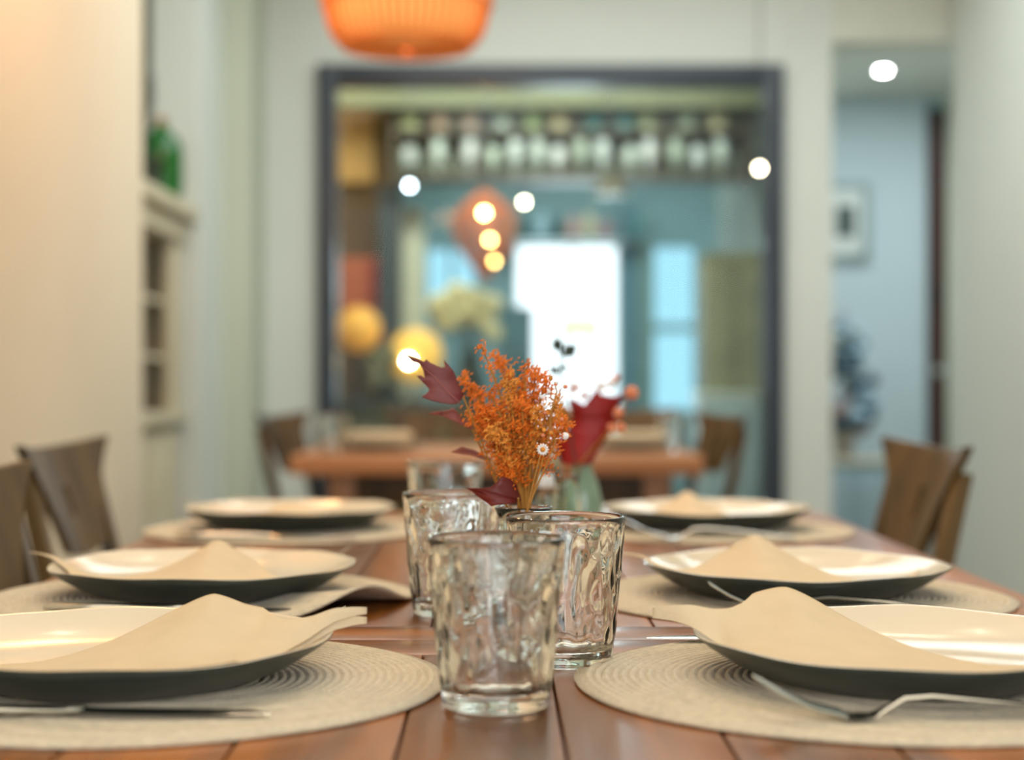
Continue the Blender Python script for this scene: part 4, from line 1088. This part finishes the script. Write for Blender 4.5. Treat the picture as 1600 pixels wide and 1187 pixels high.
# tall olive cupboard with mugs and white cabinet at right
YO = 8.0
t = empty('tall_cupboard', 'tall olive brown cupboard at the right beyond the glass', 'cupboard', (X(1142, YO), YO, 0))
ho = Z(395, YO); wo = X(1190, YO)-X(1094, YO)
bm = bmesh.new(); bx(bm, (0, 0, ho/2), (wo-0.02, 0.35, ho-0.02), None, 0.006); obj('body', bm, mat('olive_cupboard', (128, 126, 92), 0.6, var=0.2), t)
for k in (-1, 1):
    bm = bmesh.new(); bx(bm, (k*wo/4.1, -0.182, ho*0.55), (wo/2-0.03, 0.012, ho*0.8), None, 0.004); d_ = obj('door', bm, mat('olive_cupboard_door', (138, 136, 104), 0.6, var=0.2), t)
    bm = bmesh.new(); ball(bm, (k*0.02, -0.195, ho*0.5), 0.012); obj('knob', bm, M_steel, d_)
YW = 7.6
t = empty('white_cabinet', 'white blue low cabinet just inside the glass at right', 'cabinet', (X(1140, YW), YW, 0))
hw_ = Z(612, YW); ww = X(1196, YW)-X(1092, YW)
bm = bmesh.new(); bx(bm, (0, 0, hw_/2-0.015), (ww-0.02, 0.35, hw_-0.03), None, 0.006); obj('body', bm, mat('pale_cabinet', (176, 196, 196), 0.5), t)
bm = bmesh.new(); bx(bm, (0, 0, hw_-0.015), (ww, 0.38, 0.03), None, 0.006); obj('top', bm, mat('pale_cabinet_top', (206, 214, 202), 0.4), t)
for k in (-1, 1):
    bm = bmesh.new(); bx(bm, (k*ww/4.2, -0.18, hw_*0.48), (ww/2-0.03, 0.012, hw_*0.82), None, 0.004); d_ = obj('door', bm, mat('pale_cabinet_door', (168, 190, 194), 0.5), t)
    bm = bmesh.new(); ball(bm, (k*0.02, -0.195, hw_*0.6), 0.01); obj('knob', bm, M_steel, d_)

# pale blue window left of the doorway, and rack above the door
def wall_rack():
    Yr = 12.25
    x0, x1 = X(780, Yr), X(1010, Yr); zr = Z(374, Yr)
    t = empty('wall_rack', 'long grey rack of small jars above the bright doorway', 'shelf', ((x0+x1)/2, Yr, zr))
    bm = bmesh.new(); bx(bm, (0, 0, -0.01), (x1-x0, 0.22, 0.02), None, 0.002); obj('shelf_board', bm, mat('rack_grey', (104, 124, 122), 0.5), t)
    for k in (-1, 0, 1):
        bm = bmesh.new(); bx(bm, (k*(x1-x0)*0.45, 0.08, -0.05), (0.02, 0.06, 0.08), None, 0.002); obj('bracket', bm, M_frame, t)
    names = [('cream', (206, 200, 160)), ('dark teal', (34, 84, 84)), ('pale blue', (160, 190, 200)), ('dark green', (30, 70, 66)), ('dusty pink', (196, 150, 140)), ('sand', (200, 186, 150)), ('dusty mauve', (178, 140, 140)), ('slate', (90, 116, 120)), ('teal', (60, 120, 124))]
    for k, (n, c) in enumerate(names):
        px = 795+k*25
        bm = bmesh.new(); r = 0.048; h = 0.14+0.03*(k % 3)
        lathe(bm, [(r*0.8, 0), (r, 0.015), (r, h*0.7), (r*0.6, h*0.85), (r*0.6, h)], 16, cap0=True, cap1=True)
        o = obj('jar', bm, mat('rack_jar_'+n.replace(' ', '_'), c, 0.3)); o.location = (X(px, Yr), Yr, zr+0.0005)
        tag(o, '%s jar on the rack above the bright doorway' % n, 'jar', 'jars on the rack above the doorway')
wall_rack()
# olive plant between the yellow lamps
YPp = 8.16
t = empty('olive_leafy_plant', 'dusty olive leafy plant between the two yellow globe lamps', 'plant', (X(600, YPp), YPp-0.02, cz+0.0005))
bm = bmesh.new(); lathe(bm, [(0.03, 0), (0.045, 0.07), (0.04, 0.07), (0.001, 0.06)], 20, cap0=True, cap1=True); obj('pot', bm, M_dgreen, t)
M_ol = [mat('olive_tuft', (146, 138, 92), 0.7, var=0.2), mat('beige_tuft', (170, 160, 120), 0.7, var=0.2), mat('moss_tuft', (100, 104, 70), 0.7, var=0.2)]
for k in range(22):
    a = random.uniform(0, 2*PI); f = random.random()
    q = Vector((0.055*math.cos(a), 0.05*math.sin(a), 0.09+0.16*f)); bm = bmesh.new(); ball(bm, q, 0.03, 1, (1, 0.8, 1.1), 0.5); obj('leaf_tuft', bm, M_ol[k % 3], t)
# two glowing amber balls on a bracket, added to imitate reflections in the glazing
t = empty('amber_reflection_spots', 'two amber balls imitating reflections at the left edge of the glazed opening', 'lamp', (X(523, 8.6), 8.6, Z(358, 8.6)))
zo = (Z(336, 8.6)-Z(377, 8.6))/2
bm = bmesh.new(); tube(bm, [(0, 0.045, zo), (0, 0.045, -zo)], 0.012, 8); tube(bm, [(0, 0.045, 0), (-0.25, 0.045, 0)], 0.010, 8); obj('stem', bm, M_frame, t)  # added bracket for the imitated reflections
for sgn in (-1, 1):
    bm = bmesh.new(); ball(bm, (0.0, 0, sgn*zo), 0.022, 2); obj('bulb', bm, mat('amber_reflection_glow', (230, 150, 90), 0.4, emit=(255, 150, 80), es=4.5, var=0), t)  # glowing ball imitating a reflection, not a bulb
    bm = bmesh.new(); tube(bm, [(0, 0.02, sgn*zo), (0, 0.045, sgn*zo)], 0.008, 8); obj('socket', bm, M_frame, t)  # added mount joining the ball to the bracket
